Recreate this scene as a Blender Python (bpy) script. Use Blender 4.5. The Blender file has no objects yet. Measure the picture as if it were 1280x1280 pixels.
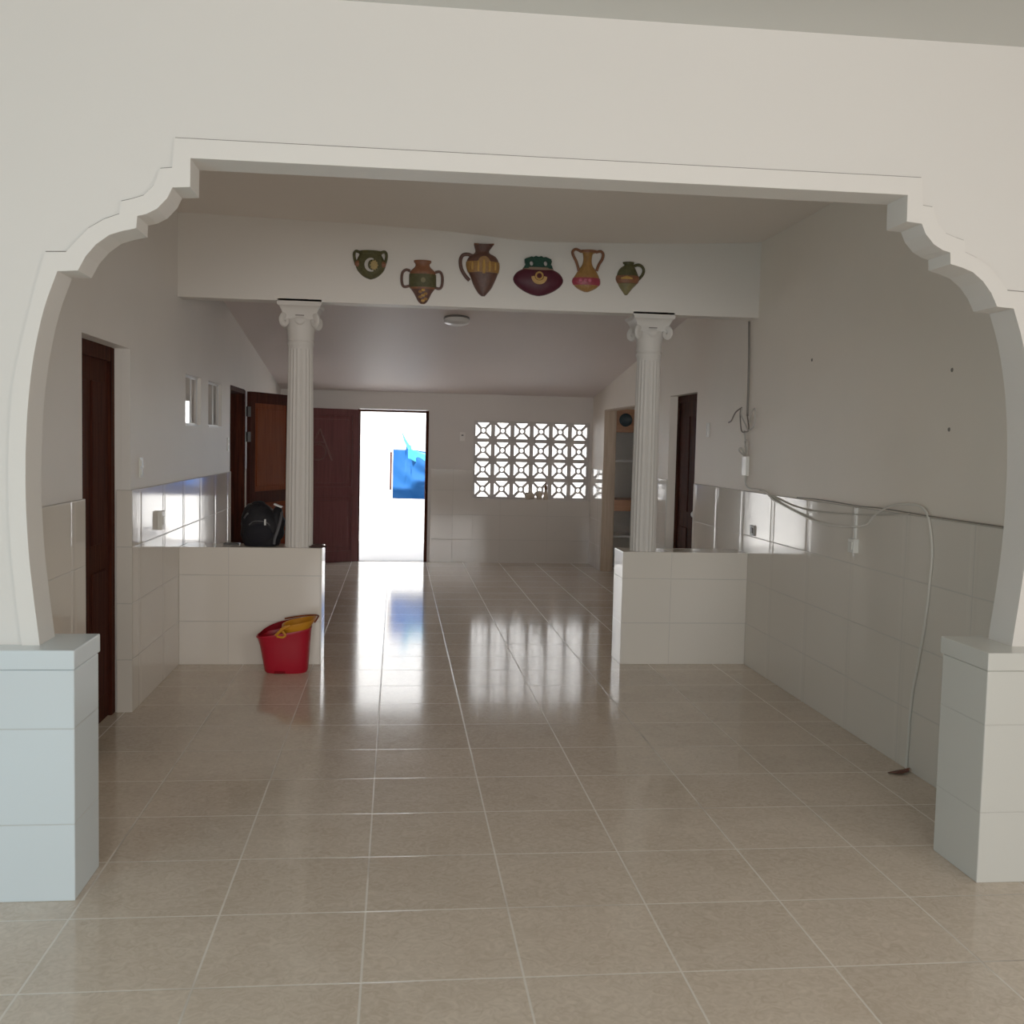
import bpy, bmesh, math, random
from mathutils import Vector, Matrix
from mathutils.geometry import tessellate_polygon
random.seed(4)
S = bpy.context.scene
COL = S.collection
PI = math.pi

# ------------------------------------------------------------------ materials
def new_mat(name):
    m = bpy.data.materials.new(name); m.use_nodes = True
    nt = m.node_tree
    return m, nt, nt.nodes['Principled BSDF']

def N(nt, typ, **kw):
    n = nt.nodes.new(typ)
    for k, v in kw.items():
        setattr(n, k, v)
    return n

def math_node(nt, op, a, b=None, c=None):
    n = N(nt, 'ShaderNodeMath', operation=op)
    for i, v in enumerate((a, b, c)):
        if v is None: continue
        if isinstance(v, (int, float)): n.inputs[i].default_value = v
        else: nt.links.new(v, n.inputs[i])
    return n.outputs[0]

def simple(name, col, rough=0.5, metal=0.0, spec=0.5, noise=0.0, nscale=8.0, bump=0.0, bscale=60.0, coat=0.0):
    m, nt, b = new_mat(name)
    b.inputs['Base Color'].default_value = (*col, 1)
    b.inputs['Roughness'].default_value = rough
    b.inputs['Metallic'].default_value = metal
    b.inputs['Specular IOR Level'].default_value = spec
    b.inputs['Coat Weight'].default_value = coat
    geo = N(nt, 'ShaderNodeNewGeometry')
    if noise > 0:
        t = N(nt, 'ShaderNodeTexNoise'); t.inputs['Scale'].default_value = nscale; t.inputs['Detail'].default_value = 4
        nt.links.new(geo.outputs['Position'], t.inputs['Vector'])
        mx = N(nt, 'ShaderNodeMix', data_type='RGBA')
        mx.inputs[6].default_value = (*[c * (1 - noise) for c in col], 1)
        mx.inputs[7].default_value = (*[min(1, c * (1 + noise)) for c in col], 1)
        nt.links.new(t.outputs['Fac'], mx.inputs[0]); nt.links.new(mx.outputs[2], b.inputs['Base Color'])
    if bump > 0:
        t = N(nt, 'ShaderNodeTexNoise'); t.inputs['Scale'].default_value = bscale; t.inputs['Detail'].default_value = 3
        nt.links.new(geo.outputs['Position'], t.inputs['Vector'])
        bp = N(nt, 'ShaderNodeBump'); bp.inputs['Strength'].default_value = bump; bp.inputs['Distance'].default_value = 0.01
        nt.links.new(t.outputs['Fac'], bp.inputs['Height']); nt.links.new(bp.outputs[0], b.inputs['Normal'])
    return m

def grid_mask(nt, comp, step, off, w):
    """1 on the joints, 0 inside the tile"""
    a = math_node(nt, 'SUBTRACT', comp, off)
    a = math_node(nt, 'DIVIDE', a, step)
    f = math_node(nt, 'FRACT', a)
    f = math_node(nt, 'SUBTRACT', f, 0.5)
    f = math_node(nt, 'ABSOLUTE', f)
    mr = N(nt, 'ShaderNodeMapRange'); mr.interpolation_type = 'SMOOTHSTEP'
    nt.links.new(f, mr.inputs['Value'])
    mr.inputs['From Min'].default_value = 0.5 - w / step
    mr.inputs['From Max'].default_value = 0.5 - 0.35 * w / step
    return mr.outputs['Result'], a

def tile_mat(name, base, grout, axes, rough=0.08, spec=0.27, bump=0.6, wav=0.0007, mix=1.0, pillow=None):
    """axes: list of (component index, step, offset, joint width)"""
    m, nt, b = new_mat(name)
    geo = N(nt, 'ShaderNodeNewGeometry'); sep = N(nt, 'ShaderNodeSeparateXYZ')
    nt.links.new(geo.outputs['Position'], sep.inputs[0])
    mask = None
    for ax, st, of, w in axes:
        k, _ = grid_mask(nt, sep.outputs[ax], st, of, w)
        mask = k if mask is None else math_node(nt, 'MAXIMUM', mask, k)
    t = N(nt, 'ShaderNodeTexNoise'); t.inputs['Scale'].default_value = 1.3; t.inputs['Detail'].default_value = 2
    nt.links.new(geo.outputs['Position'], t.inputs['Vector'])
    mx0 = N(nt, 'ShaderNodeMix', data_type='RGBA')
    mx0.inputs[6].default_value = (*[c * 0.95 for c in base], 1); mx0.inputs[7].default_value = (*base, 1)
    nt.links.new(t.outputs['Fac'], mx0.inputs[0])
    mx = N(nt, 'ShaderNodeMix', data_type='RGBA')
    nt.links.new(math_node(nt, 'MULTIPLY', mask, mix), mx.inputs[0])
    nt.links.new(mx0.outputs[2], mx.inputs[6]); mx.inputs[7].default_value = (*grout, 1)
    nt.links.new(mx.outputs[2], b.inputs['Base Color'])
    rr = math_node(nt, 'MULTIPLY_ADD', mask, 0.35, rough)
    nt.links.new(rr, b.inputs['Roughness']); b.inputs['Specular IOR Level'].default_value = spec
    n2 = N(nt, 'ShaderNodeTexNoise'); n2.inputs['Scale'].default_value = 5; n2.inputs['Detail'].default_value = 1
    nt.links.new(geo.outputs['Position'], n2.inputs['Vector'])
    h = math_node(nt, 'MULTIPLY_ADD', n2.outputs['Fac'], wav, math_node(nt, 'MULTIPLY', mask, -0.0015))
    if pillow:
        pk, _ = grid_mask(nt, sep.outputs[pillow[0]], pillow[1], pillow[2], pillow[3])
        h = math_node(nt, 'MULTIPLY_ADD', pk, -pillow[4], h)
    bp = N(nt, 'ShaderNodeBump'); bp.inputs['Strength'].default_value = bump; bp.inputs['Distance'].default_value = 1.0
    nt.links.new(h, bp.inputs['Height']); nt.links.new(bp.outputs[0], b.inputs['Normal'])
    return m

def floor_mat():
    m, nt, b = new_mat('beige_floor_tile')
    geo = N(nt, 'ShaderNodeNewGeometry'); sep = N(nt, 'ShaderNodeSeparateXYZ')
    nt.links.new(geo.outputs['Position'], sep.inputs[0])
    mx_, ax = grid_mask(nt, sep.outputs[0], 0.485, -0.0818, 0.0055)
    my_, ay = grid_mask(nt, sep.outputs[1], 0.4695, 3.01, 0.0055)
    mask = math_node(nt, 'MAXIMUM', mx_, my_)
    comb = N(nt, 'ShaderNodeCombineXYZ')
    nt.links.new(math_node(nt, 'FLOOR', ax), comb.inputs[0]); nt.links.new(math_node(nt, 'FLOOR', ay), comb.inputs[1])
    wn = N(nt, 'ShaderNodeTexWhiteNoise', noise_dimensions='2D'); nt.links.new(comb.outputs[0], wn.inputs['Vector'])
    # mottled, fibrous tile print
    n1 = N(nt, 'ShaderNodeTexNoise'); n1.inputs['Scale'].default_value = 22; n1.inputs['Detail'].default_value = 6; n1.inputs['Distortion'].default_value = 2.2
    nt.links.new(geo.outputs['Position'], n1.inputs['Vector'])
    n3 = N(nt, 'ShaderNodeTexNoise'); n3.inputs['Scale'].default_value = 3.0; n3.inputs['Detail'].default_value = 3
    nt.links.new(geo.outputs['Position'], n3.inputs['Vector'])
    fac = math_node(nt, 'MULTIPLY_ADD', n1.outputs['Fac'], 0.75, math_node(nt, 'MULTIPLY', n3.outputs['Fac'], 0.35))
    ramp = N(nt, 'ShaderNodeValToRGB')
    ramp.color_ramp.elements[0].position = 0.38; ramp.color_ramp.elements[0].color = (0.53, 0.425, 0.325, 1)
    ramp.color_ramp.elements[1].position = 0.72; ramp.color_ramp.elements[1].color = (0.70, 0.585, 0.47, 1)
    nt.links.new(fac, ramp.inputs[0])
    hsv = N(nt, 'ShaderNodeHueSaturation')
    nt.links.new(ramp.outputs[0], hsv.inputs['Color'])
    nt.links.new(math_node(nt, 'MULTIPLY_ADD', wn.outputs['Value'], 0.08, 0.96), hsv.inputs['Value'])
    # joints: mostly pale, darker in places
    n4 = N(nt, 'ShaderNodeTexNoise'); n4.inputs['Scale'].default_value = 1.1
    nt.links.new(geo.outputs['Position'], n4.inputs['Vector'])
    gr = N(nt, 'ShaderNodeValToRGB')
    gr.color_ramp.elements[0].position = 0.33; gr.color_ramp.elements[0].color = (0.30, 0.24, 0.19, 1)
    gr.color_ramp.elements[1].position = 0.42; gr.color_ramp.elements[1].color = (0.80, 0.74, 0.66, 1)
    nt.links.new(n4.outputs['Fac'], gr.inputs[0])
    mx = N(nt, 'ShaderNodeMix', data_type='RGBA')
    nt.links.new(math_node(nt, 'MULTIPLY', mask, 0.8), mx.inputs[0])
    nt.links.new(hsv.outputs[0], mx.inputs[6]); nt.links.new(gr.outputs[0], mx.inputs[7])
    nt.links.new(mx.outputs[2], b.inputs['Base Color'])
    rg = math_node(nt, 'MULTIPLY_ADD', n1.outputs['Fac'], 0.09, 0.065)
    nt.links.new(math_node(nt, 'MULTIPLY_ADD', mask, 0.2, rg), b.inputs['Roughness'])
    b.inputs['Specular IOR Level'].default_value = 0.36
    h = math_node(nt, 'MULTIPLY_ADD', n1.outputs['Fac'], 0.0002, math_node(nt, 'MULTIPLY', mask, -0.0012))
    bp = N(nt, 'ShaderNodeBump'); bp.inputs['Strength'].default_value = 0.5; bp.inputs['Distance'].default_value = 1.0
    nt.links.new(h, bp.inputs['Height']); nt.links.new(bp.outputs[0], b.inputs['Normal'])
    return m

def wood(name, c1, c2, rough=0.3, scale=6, axis=2, spec=0.5):
    m, nt, b = new_mat(name)
    tc = N(nt, 'ShaderNodeNewGeometry'); mp = N(nt, 'ShaderNodeMapping')
    sc = [scale * 6] * 3; sc[axis] = scale * 0.35
    mp.inputs['Scale'].default_value = sc
    nt.links.new(tc.outputs['Position'], mp.inputs[0])
    t = N(nt, 'ShaderNodeTexNoise'); t.inputs['Scale'].default_value = 1; t.inputs['Detail'].default_value = 5; t.inputs['Distortion'].default_value = 0.6
    nt.links.new(mp.outputs[0], t.inputs['Vector'])
    r = N(nt, 'ShaderNodeValToRGB')
    r.color_ramp.elements[0].position = 0.3; r.color_ramp.elements[0].color = (*c1, 1)
    r.color_ramp.elements[1].position = 0.7; r.color_ramp.elements[1].color = (*c2, 1)
    nt.links.new(t.outputs['Fac'], r.inputs[0]); nt.links.new(r.outputs[0], b.inputs['Base Color'])
    b.inputs['Roughness'].default_value = rough; b.inputs['Specular IOR Level'].default_value = spec
    return m

M = {}
M['paint'] = simple('cream_wall_paint', (0.78, 0.745, 0.70), 0.55, noise=0.02, nscale=1.5, bump=0.05, bscale=35)
M['paint_dim'] = simple('offwhite_gloss_wall_paint', (0.82, 0.77, 0.715), 0.5, spec=0.3, noise=0.04, nscale=2.0, bump=0.06, bscale=9)
M['paint_right'] = simple('warm_white_wall_paint', (0.88, 0.79, 0.685), 0.5, spec=0.3, noise=0.04, nscale=2.0, bump=0.06, bscale=9)
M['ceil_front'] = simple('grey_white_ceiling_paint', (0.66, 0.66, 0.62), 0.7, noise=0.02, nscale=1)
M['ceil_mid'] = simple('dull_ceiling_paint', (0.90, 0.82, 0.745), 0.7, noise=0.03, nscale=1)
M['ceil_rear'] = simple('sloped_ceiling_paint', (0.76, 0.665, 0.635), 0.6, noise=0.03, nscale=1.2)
M['beam'] = simple('beam_paint', (0.80, 0.75, 0.69), 0.55, noise=0.02, nscale=2, bump=0.04, bscale=30)
M['arch'] = simple('arch_trim_paint', (0.81, 0.77, 0.72), 0.5, noise=0.015, nscale=3, bump=0.04, bscale=40)
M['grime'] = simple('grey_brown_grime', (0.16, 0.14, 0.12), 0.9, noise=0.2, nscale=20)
M['column'] = simple('column_plaster', (0.66, 0.62, 0.575), 0.55, noise=0.03, nscale=9, bump=0.08, bscale=60)
WT = (0.78, 0.715, 0.63); WG = (0.48, 0.45, 0.41)
M['tile_side'] = tile_mat('glossy_white_wall_tile_side', WT, WG, [(2, 0.3255, -0.0195, 0.0045), (1, 0.6345, 8.85, 0.004)], mix=0.6, pillow=(1, 0.6345, 8.85, 0.045, 0.0022))
M['tile_cross'] = tile_mat('glossy_white_wall_tile_cross', WT, WG, [(2, 0.3255, -0.0195, 0.0045), (0, 0.633, -1.157, 0.003)], mix=0.6)
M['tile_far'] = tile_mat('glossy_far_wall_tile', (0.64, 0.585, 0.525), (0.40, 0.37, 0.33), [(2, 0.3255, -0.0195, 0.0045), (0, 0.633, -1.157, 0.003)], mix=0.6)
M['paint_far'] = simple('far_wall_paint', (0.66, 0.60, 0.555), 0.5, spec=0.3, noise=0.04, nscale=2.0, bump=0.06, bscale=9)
M['tile_ped'] = tile_mat('glossy_white_pedestal_tile', (0.68, 0.77, 0.82), (0.46, 0.48, 0.46), [(2, 0.331, 0.268, 0.0035)], rough=0.10, mix=0.6)  # white tile, blue daylight from the left put into its colour
M['tile_ped_warm'] = tile_mat('glossy_warm_pedestal_tile', (0.67, 0.67, 0.625), (0.48, 0.47, 0.44), [(2, 0.331, 0.268, 0.0035)], rough=0.10, mix=0.6)  # same white tile, warmer light at the right put into its colour
M['floor'] = floor_mat()
M['wood_dark'] = wood('dark_brown_wood', (0.020, 0.007, 0.005), (0.060, 0.018, 0.010), 0.7, spec=0.03)
M['wood_maroon'] = wood('maroon_wood', (0.070, 0.019, 0.019), (0.115, 0.032, 0.033), 0.4, spec=0.4)
M['wood_maroon_hi'] = wood('maroon_wood_raised', (0.075, 0.022, 0.02), (0.12, 0.035, 0.03), 0.4)
M['wood_red'] = wood('red_brown_wood', (0.12, 0.026, 0.010), (0.20, 0.046, 0.018), 0.6, spec=0.04)
M['wood_redd'] = wood('dark_red_brown_wood', (0.028, 0.009, 0.007), (0.055, 0.017, 0.011), 0.7, spec=0.03)
M['wood_tan'] = wood('tan_wood', (0.44, 0.32, 0.22), (0.58, 0.44, 0.32), 0.5)
M['wood_orange'] = wood('orange_brown_wood', (0.38, 0.17, 0.09), (0.48, 0.23, 0.13), 0.45, axis=0)
M['white_board'] = simple('white_board', (0.72, 0.71, 0.70), 0.4, noise=0.02)
M['cup_in'] = simple('grey_cupboard_lining', (0.55, 0.52, 0.48), 0.6, noise=0.04)
M['plate'] = simple('dark_blue_glaze', (0.03, 0.05, 0.06), 0.25, noise=0.3, nscale=30)
M['plastic'] = simple('white_switch_plastic', (0.86, 0.85, 0.80), 0.25, noise=0.01)
M['plastic_old'] = simple('yellowed_white_plastic', (0.76, 0.745, 0.68), 0.3, noise=0.02)
M['plastic_grey'] = simple('grey_socket_plastic', (0.34, 0.32, 0.30), 0.4, noise=0.02)
M['black_hole'] = simple('black_socket_insert', (0.015, 0.013, 0.012), 0.4, noise=0.02)
M['cable'] = simple('white_cable_sheath', (0.74, 0.70, 0.63), 0.4, noise=0.03)
M['cable_dark'] = simple('dark_grey_cable', (0.20, 0.175, 0.15), 0.6, noise=0.05)
M['cable_grey'] = simple('grey_cable_sheath', (0.52, 0.48, 0.42), 0.5, noise=0.05)
M['wire_brown'] = simple('brown_wire', (0.13, 0.10, 0.08), 0.5, noise=0.05)
M['bag'] = simple('black_nylon', (0.007, 0.007, 0.009), 0.6, spec=0.15, noise=0.25, nscale=40, bump=0.25, bscale=45)
M['bag_trim'] = simple('dark_grey_webbing', (0.035, 0.035, 0.04), 0.6, noise=0.1, nscale=60)
M['bag_mesh'] = simple('charcoal_mesh', (0.010, 0.010, 0.013), 0.75, spec=0.1, noise=0.2, nscale=150)
M['tag'] = simple('pale_grey_plastic', (0.62, 0.62, 0.60), 0.25, noise=0.03)
M['bucket'] = simple('red_plastic', (0.36, 0.005, 0.016), 0.4, spec=0.3, noise=0.05, nscale=6)
M['bucket_in'] = simple('dark_red_plastic', (0.16, 0.002, 0.007), 0.7, spec=0.1, noise=0.05)
M['wringer'] = simple('orange_yellow_plastic', (0.56, 0.20, 0.010), 0.5, spec=0.25, noise=0.06, nscale=12)
M['rag'] = simple('dark_brown_cloth', (0.03, 0.012, 0.010), 0.9, noise=0.3, nscale=40)
M['scrap'] = simple('red_brown_dry_leaf', (0.13, 0.045, 0.03), 0.8, noise=0.3, nscale=50)
M['lamp'] = simple('white_lamp_glass', (0.82, 0.80, 0.78), 0.3, noise=0.01)
M['lamp_rim'] = simple('grey_lamp_rim', (0.16, 0.15, 0.15), 0.4, noise=0.02)
M['breeze'] = simple('grey_painted_concrete', (0.56, 0.51, 0.48), 0.7, noise=0.06, nscale=20, bump=0.2, bscale=80)
M['stone'] = simple('beige_stone', (0.52, 0.42, 0.32), 0.7, noise=0.15, nscale=25, bump=0.3, bscale=60)
M['clay_brown'] = simple('brown_ceramic', (0.16, 0.07, 0.035), 0.5, noise=0.25, nscale=30)
M['ground'] = simple('white_concrete_ground', (0.74, 0.72, 0.69), 0.8, noise=0.03, nscale=3)
M['yard'] = simple('white_yard_wall', (0.86, 0.86, 0.85), 0.8, noise=0.02, nscale=2)
M['tarp'] = simple('blue_tarp', (0.005, 0.060, 0.25), 0.7, noise=0.1, nscale=4, spec=0.1)
M['tarp_lt'] = simple('light_blue_tarp', (0.03, 0.42, 0.62), 0.5, noise=0.05, nscale=4)
M['alu'] = simple('white_aluminium', (0.68, 0.68, 0.68), 0.35, metal=0.2, noise=0.02)
# painted terracotta wall pots
M['olive'] = simple('olive_green_glaze', (0.070, 0.066, 0.030), 0.5, noise=0.45, nscale=45, bump=0.25, bscale=90, spec=0.2)
M['olive_lt'] = simple('pale_olive_glaze', (0.16, 0.13, 0.045), 0.5, noise=0.35, nscale=40, bump=0.2, bscale=90)
M['terra'] = simple('rust_terracotta', (0.19, 0.062, 0.025), 0.5, noise=0.45, nscale=40, bump=0.3, bscale=80)
M['terra_dk'] = simple('dark_brown_terracotta', (0.080, 0.030, 0.020), 0.5, noise=0.4, nscale=45, bump=0.3, bscale=80)
M['ochre'] = simple('ochre_gold_paint', (0.30, 0.135, 0.030), 0.45, noise=0.4, nscale=50, bump=0.4, bscale=70)
M['gold'] = simple('bright_gold_paint', (0.52, 0.27, 0.055), 0.4, noise=0.25, nscale=60)
M['plum'] = simple('plum_glaze', (0.060, 0.013, 0.022), 0.4, noise=0.25, nscale=30, spec=0.15)
M['dkgreen'] = simple('dark_green_glaze', (0.006, 0.036, 0.024), 0.5, noise=0.4, nscale=50, bump=0.3, bscale=90, spec=0.2)
M['crimson'] = simple('crimson_paint', (0.30, 0.022, 0.045), 0.4, noise=0.35, nscale=50, bump=0.3, bscale=80)
M['pink'] = simple('pink_paint', (0.55, 0.10, 0.17), 0.4, noise=0.2, nscale=50)
M['silver'] = simple('silver_grey_paint', (0.50, 0.47, 0.42), 0.4, noise=0.15, nscale=60)
M['taupe'] = simple('taupe_paint', (0.20, 0.12, 0.075), 0.5, noise=0.2, nscale=50)
M['mustard'] = simple('mustard_paint', (0.36, 0.24, 0.06), 0.45, noise=0.3, nscale=60)

# ------------------------------------------------------------------ mesh helpers
def finish(name, bm, mat, parent=None, smooth=False, bevel=0.0, doubles=True, segs=2):
    if doubles: bmesh.ops.remove_doubles(bm, verts=bm.verts, dist=1e-6)
    bmesh.ops.recalc_face_normals(bm, faces=bm.faces)
    me = bpy.data.meshes.new(name); bm.to_mesh(me); bm.free()
    o = bpy.data.objects.new(name, me); COL.objects.link(o)
    me.materials.append(mat)
    if smooth:
        for p in me.polygons: p.use_smooth = True
        me.set_sharp_from_angle(angle=math.radians(40))
    if bevel > 0:
        md = o.modifiers.new('soft_edges', 'BEVEL'); md.width = bevel; md.segments = segs; md.limit_method = 'ANGLE'
        md.angle_limit = math.radians(35)
    if parent is not None: o.parent = parent
    return o

def box(bm, x0, x1, y0, y1, z0, z1, mtx=None):
    vs = [bm.verts.new(p) for p in [(x0,y0,z0),(x1,y0,z0),(x1,y1,z0),(x0,y1,z0),(x0,y0,z1),(x1,y0,z1),(x1,y1,z1),(x0,y1,z1)]]
    for f in ((3,2,1,0),(4,5,6,7),(0,1,5,4),(1,2,6,5),(2,3,7,6),(3,0,4,7)):
        bm.faces.new([vs[i] for i in f])
    if mtx is not None: bmesh.ops.transform(bm, matrix=mtx, verts=vs)
    return vs

def boxobj(name, b, mat, parent=None, bevel=0.0, mtx=None):
    bm = bmesh.new(); box(bm, *b, mtx=mtx); return finish(name, bm, mat, parent, bevel=bevel)

def tube(bm, pts, r, n=10, caps=True, flat=(1, 1)):
    """r: a number or a list of radii along the path"""
    pts = [Vector(p) for p in pts]; rs = r if isinstance(r, (list, tuple)) else [r] * len(pts)
    rings = []; up = None
    for i, p in enumerate(pts):
        a = pts[max(i - 1, 0)]; c = pts[min(i + 1, len(pts) - 1)]
        t = (c - a).normalized()
        if up is None:
            up = Vector((0, 1, 0)) if abs(t.y) < 0.9 else Vector((0, 0, 1))
        s = t.cross(up).normalized(); u = s.cross(t).normalized(); up = u
        rings.append([bm.verts.new(p + (s * math.cos(2*PI*k/n) * flat[0] + u * math.sin(2*PI*k/n) * flat[1]) * rs[i]) for k in range(n)])
    for a, c in zip(rings, rings[1:]):
        for k in range(n): bm.faces.new([a[k], a[(k+1) % n], c[(k+1) % n], c[k]])
    if caps:
        bm.faces.new(rings[0][::-1]); bm.faces.new(rings[-1])

def spline(pts, sub=6):
    """Catmull-Rom through the points"""
    P = [Vector(p) for p in pts]; P = [2*P[0]-P[1]] + P + [2*P[-1]-P[-2]]; out = []
    for i in range(1, len(P) - 2):
        for k in range(sub):
            t = k / sub
            out.append(0.5*((2*P[i]) + (P[i+1]-P[i-1])*t + (2*P[i-1]-5*P[i]+4*P[i+1]-P[i+2])*t*t + (3*P[i]-P[i-1]-3*P[i+1]+P[i+2])*t**3))
    out.append(P[-2]); return out

def lathe(bm, prof, c=(0, 0, 0), n=32, axis='z', rfun=None, caps=True):
    rings = []
    for r, z in prof:
        ring = []
        for k in range(n):
            a = 2*PI*k/n; rr = r * (rfun(a, z) if rfun else 1)
            p = (rr*math.cos(a), rr*math.sin(a), z)
            if axis == 'x': p = (p[2], p[0], p[1])
            elif axis == 'y': p = (p[0], p[2], p[1])
            ring.append(bm.verts.new((c[0]+p[0], c[1]+p[1], c[2]+p[2])))
        rings.append(ring)
    for a, d in zip(rings, rings[1:]):
        for k in range(n): bm.faces.new([a[k], a[(k+1) % n], d[(k+1) % n], d[k]])
    if caps:
        bm.faces.new(rings[0][::-1]); bm.faces.new(rings[-1])

def prism_xz(bm, pts, y0, y1):
    a = [bm.verts.new((x, y0, z)) for x, z in pts]; c = [bm.verts.new((x, y1, z)) for x, z in pts]
    n = len(pts)
    for t in tessellate_polygon([[Vector((x, z, 0)) for x, z in pts]]):
        bm.faces.new([a[i] for i in t]); bm.faces.new([c[i] for i in reversed(t)])
    for k in range(n): bm.faces.new([a[(k+1) % n], a[k], c[k], c[(k+1) % n]])

def holed(bm, axis, c0, c1, us, zs, holes):
    """a wall slab between c0 and c1 on the axis ('x' or 'y'), with rectangular holes (u0,u1,z0,z1)"""
    U = sorted(set(list(us) + [h[0] for h in holes] + [h[1] for h in holes]))
    Z = sorted(set(list(zs) + [h[2] for h in holes] + [h[3] for h in holes]))
    U = [u for u in U if us[0] <= u <= us[1]]; Z = [z for z in Z if zs[0] <= z <= zs[1]]
    def solid(i, j):
        if i < 0 or j < 0 or i >= len(U)-1 or j >= len(Z)-1: return False
        u = (U[i]+U[i+1])/2; z = (Z[j]+Z[j+1])/2
        return not any(h[0] < u < h[1] and h[2] < z < h[3] for h in holes)
    def P(u, c, z): return bm.verts.new((c, u, z) if axis == 'x' else (u, c, z))
    for i in range(len(U)-1):
        for j in range(len(Z)-1):
            if not solid(i, j): continue
            a, b, z0, z1 = U[i], U[i+1], Z[j], Z[j+1]
            for c in (c0, c1): bm.faces.new([P(a,c,z0), P(b,c,z0), P(b,c,z1), P(a,c,z1)])
            if not solid(i-1, j): bm.faces.new([P(a,c0,z0), P(a,c1,z0), P(a,c1,z1), P(a,c0,z1)])
            if not solid(i+1, j): bm.faces.new([P(b,c0,z0), P(b,c1,z0), P(b,c1,z1), P(b,c0,z1)])
            if not solid(i, j-1): bm.faces.new([P(a,c0,z0), P(b,c0,z0), P(b,c1,z0), P(a,c1,z0)])
            if not solid(i, j+1): bm.faces.new([P(a,c0,z1), P(b,c0,z1), P(b,c1,z1), P(a,c1,z1)])

def tag(o, label=None, cat=None, group=None, kind=None):
    if label: o['label'] = label
    if cat: o['category'] = cat
    if group: o['group'] = group
    if kind: o['kind'] = kind
    return o
def thing(name, label, cat, loc=(0, 0, 0), group=None, kind=None):
    o = bpy.data.objects.new(name, None); COL.objects.link(o); o.location = loc
    o.empty_display_size = 0.1
    return tag(o, label, cat, group, kind)
def structure(o, label=None, cat=None):
    return tag(o, label, cat, None, 'structure')
def attach(o, root):
    """parent a part modelled in place, in world coordinates, to its thing"""
    o.parent = root; o.location = Vector(o.location) - Vector(root.location); return o
def copy_tree(o, parent=None):
    c = o.copy(); COL.objects.link(c)
    if parent is not None: c.parent = parent
    for ch in list(o.children): copy_tree(ch, c)
    return c

# ------------------------------------------------------------------ key sizes (metres)
XL, XR = -1.505, 2.595          # inner faces of the long side walls
YA0, YA1 = 3.72, 3.87           # arch wall
YH0, YH1 = 7.42, 7.72           # low walls
YB = 13.8                       # far wall
WTOP = 1.2825                   # top of the wall tiling
TP = 0.012                      # tile thickness

# ------------------------------------------------------------------ the setting
bm = bmesh.new(); box(bm, -3.75, 5.2, -6.6, 14.0, -0.12, 0.0)
structure(finish('floor', bm, M['floor']), 'beige mottled glossy floor tiles with pale joints', 'floor')

# left long wall with two doorways and two small windows
bm = bmesh.new()
holed(bm, 'x', XL-0.05, XL, (YA1, YB), (0, 3.2), [(5.225, 6.14, 0, 2.08), (7.70, 8.28, 1.675, 2.04), (8.60, 9.235, 1.675, 2.04), (9.70, 10.62, 0, 2.06)])
holed(bm, 'x', XL-0.15, XL-0.0505, (YA1, YB), (0, 3.2), [(5.225, 6.14, 0, 2.08), (6.7, 9.66, 1.5, 2.25), (9.70, 10.62, 0, 2.06)])
wl = structure(finish('wall_left', bm, M['paint_dim']), 'long off-white wall on the left with two small openings', 'wall')
bm = bmesh.new()
box(bm, XL-0.002, XL+TP, YA1, 5.235, 0.0, WTOP)
box(bm, XL-0.002, XL+TP, 6.13, 9.70, 0.0, WTOP)
box(bm, XL-0.075, XL+TP, 6.127, 6.142, 0.0, WTOP)
finish('tile_dado', bm, M['tile_side'], wl, bevel=0.003)
bm = bmesh.new(); box(bm, XL-0.002, XL+TP, 10.62, YB, 0.0, WTOP); finish('tile_dado', bm, M['tile_side'], wl)

# right long wall with a doorway and the opening to the kitchen
bm = bmesh.new()
holed(bm, 'x', XR, XR+0.13, (YA1, YB), (0, 3.2), [(8.92, 9.83, 0, 2.08), (11.15, 13.0, 0, 2.04)])
wr = structure(finish('wall_right', bm, M['paint_right']), 'long off-white wall on the right with cables along it', 'wall')
bm = bmesh.new()
box(bm, XR-TP, XR+0.002, YA1, 8.90, 0.0, WTOP)
box(bm, XR-TP, XR+0.002, 9.83, 11.15, 0.0, WTOP)
box(bm, XR-TP, XR+0.002, 13.0, YB, 0.0, WTOP)
finish('tile_dado', bm, M['tile_side'], wr, bevel=0.003)

for y, z in ((6.395, 2.165), (4.70, 1.99), (4.70, 1.71)):
    bm = bmesh.new(); lathe(bm, [(0.011, 0.0005), (0.009, -0.003), (0.004, -0.004)], (XR, y, z), 12, 'x'); finish('wall_plug', bm, M['grime'], wr)
# far wall: doorway to the yard, breeze block opening, doorway of the side room
LX0, LX1, LZ0, LZ1 = 1.008, 2.557, 0.852, 1.885
bm = bmesh.new()
holed(bm, 'y', YB, YB+0.16, (-3.75, 5.2), (0, 3.2), [(-0.50, 0.405, 0, 2.0), (LX0, LX1, LZ0, LZ1), (-3.3, -2.655, 0, 2.04), (-2.345, -2.30, 0.9, 1.98), (4.1, 4.9, 0.9, 2.0)])  # slit added as a bright strip, last opening added to light the kitchen
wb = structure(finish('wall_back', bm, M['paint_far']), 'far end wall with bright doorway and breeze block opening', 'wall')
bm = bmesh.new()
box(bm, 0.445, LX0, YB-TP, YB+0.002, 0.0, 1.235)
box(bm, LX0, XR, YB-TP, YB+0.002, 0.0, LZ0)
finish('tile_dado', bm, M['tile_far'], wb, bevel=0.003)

# low walls under the columns
def low_wall(name, x0, x1, label):
    o = boxobj(name, (x0, x1, YH0, YH1, 0.0, 0.828), M['tile_cross'], bevel=0.004)
    structure(o, label, 'low wall')
    return o
low_wall('wall_low_left', XL+TP, -0.513, 'low white tiled wall carrying the left column and black bag')
low_wall('wall_low_right', 1.645, XR-TP, 'low white tiled wall carrying the right column')

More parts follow.
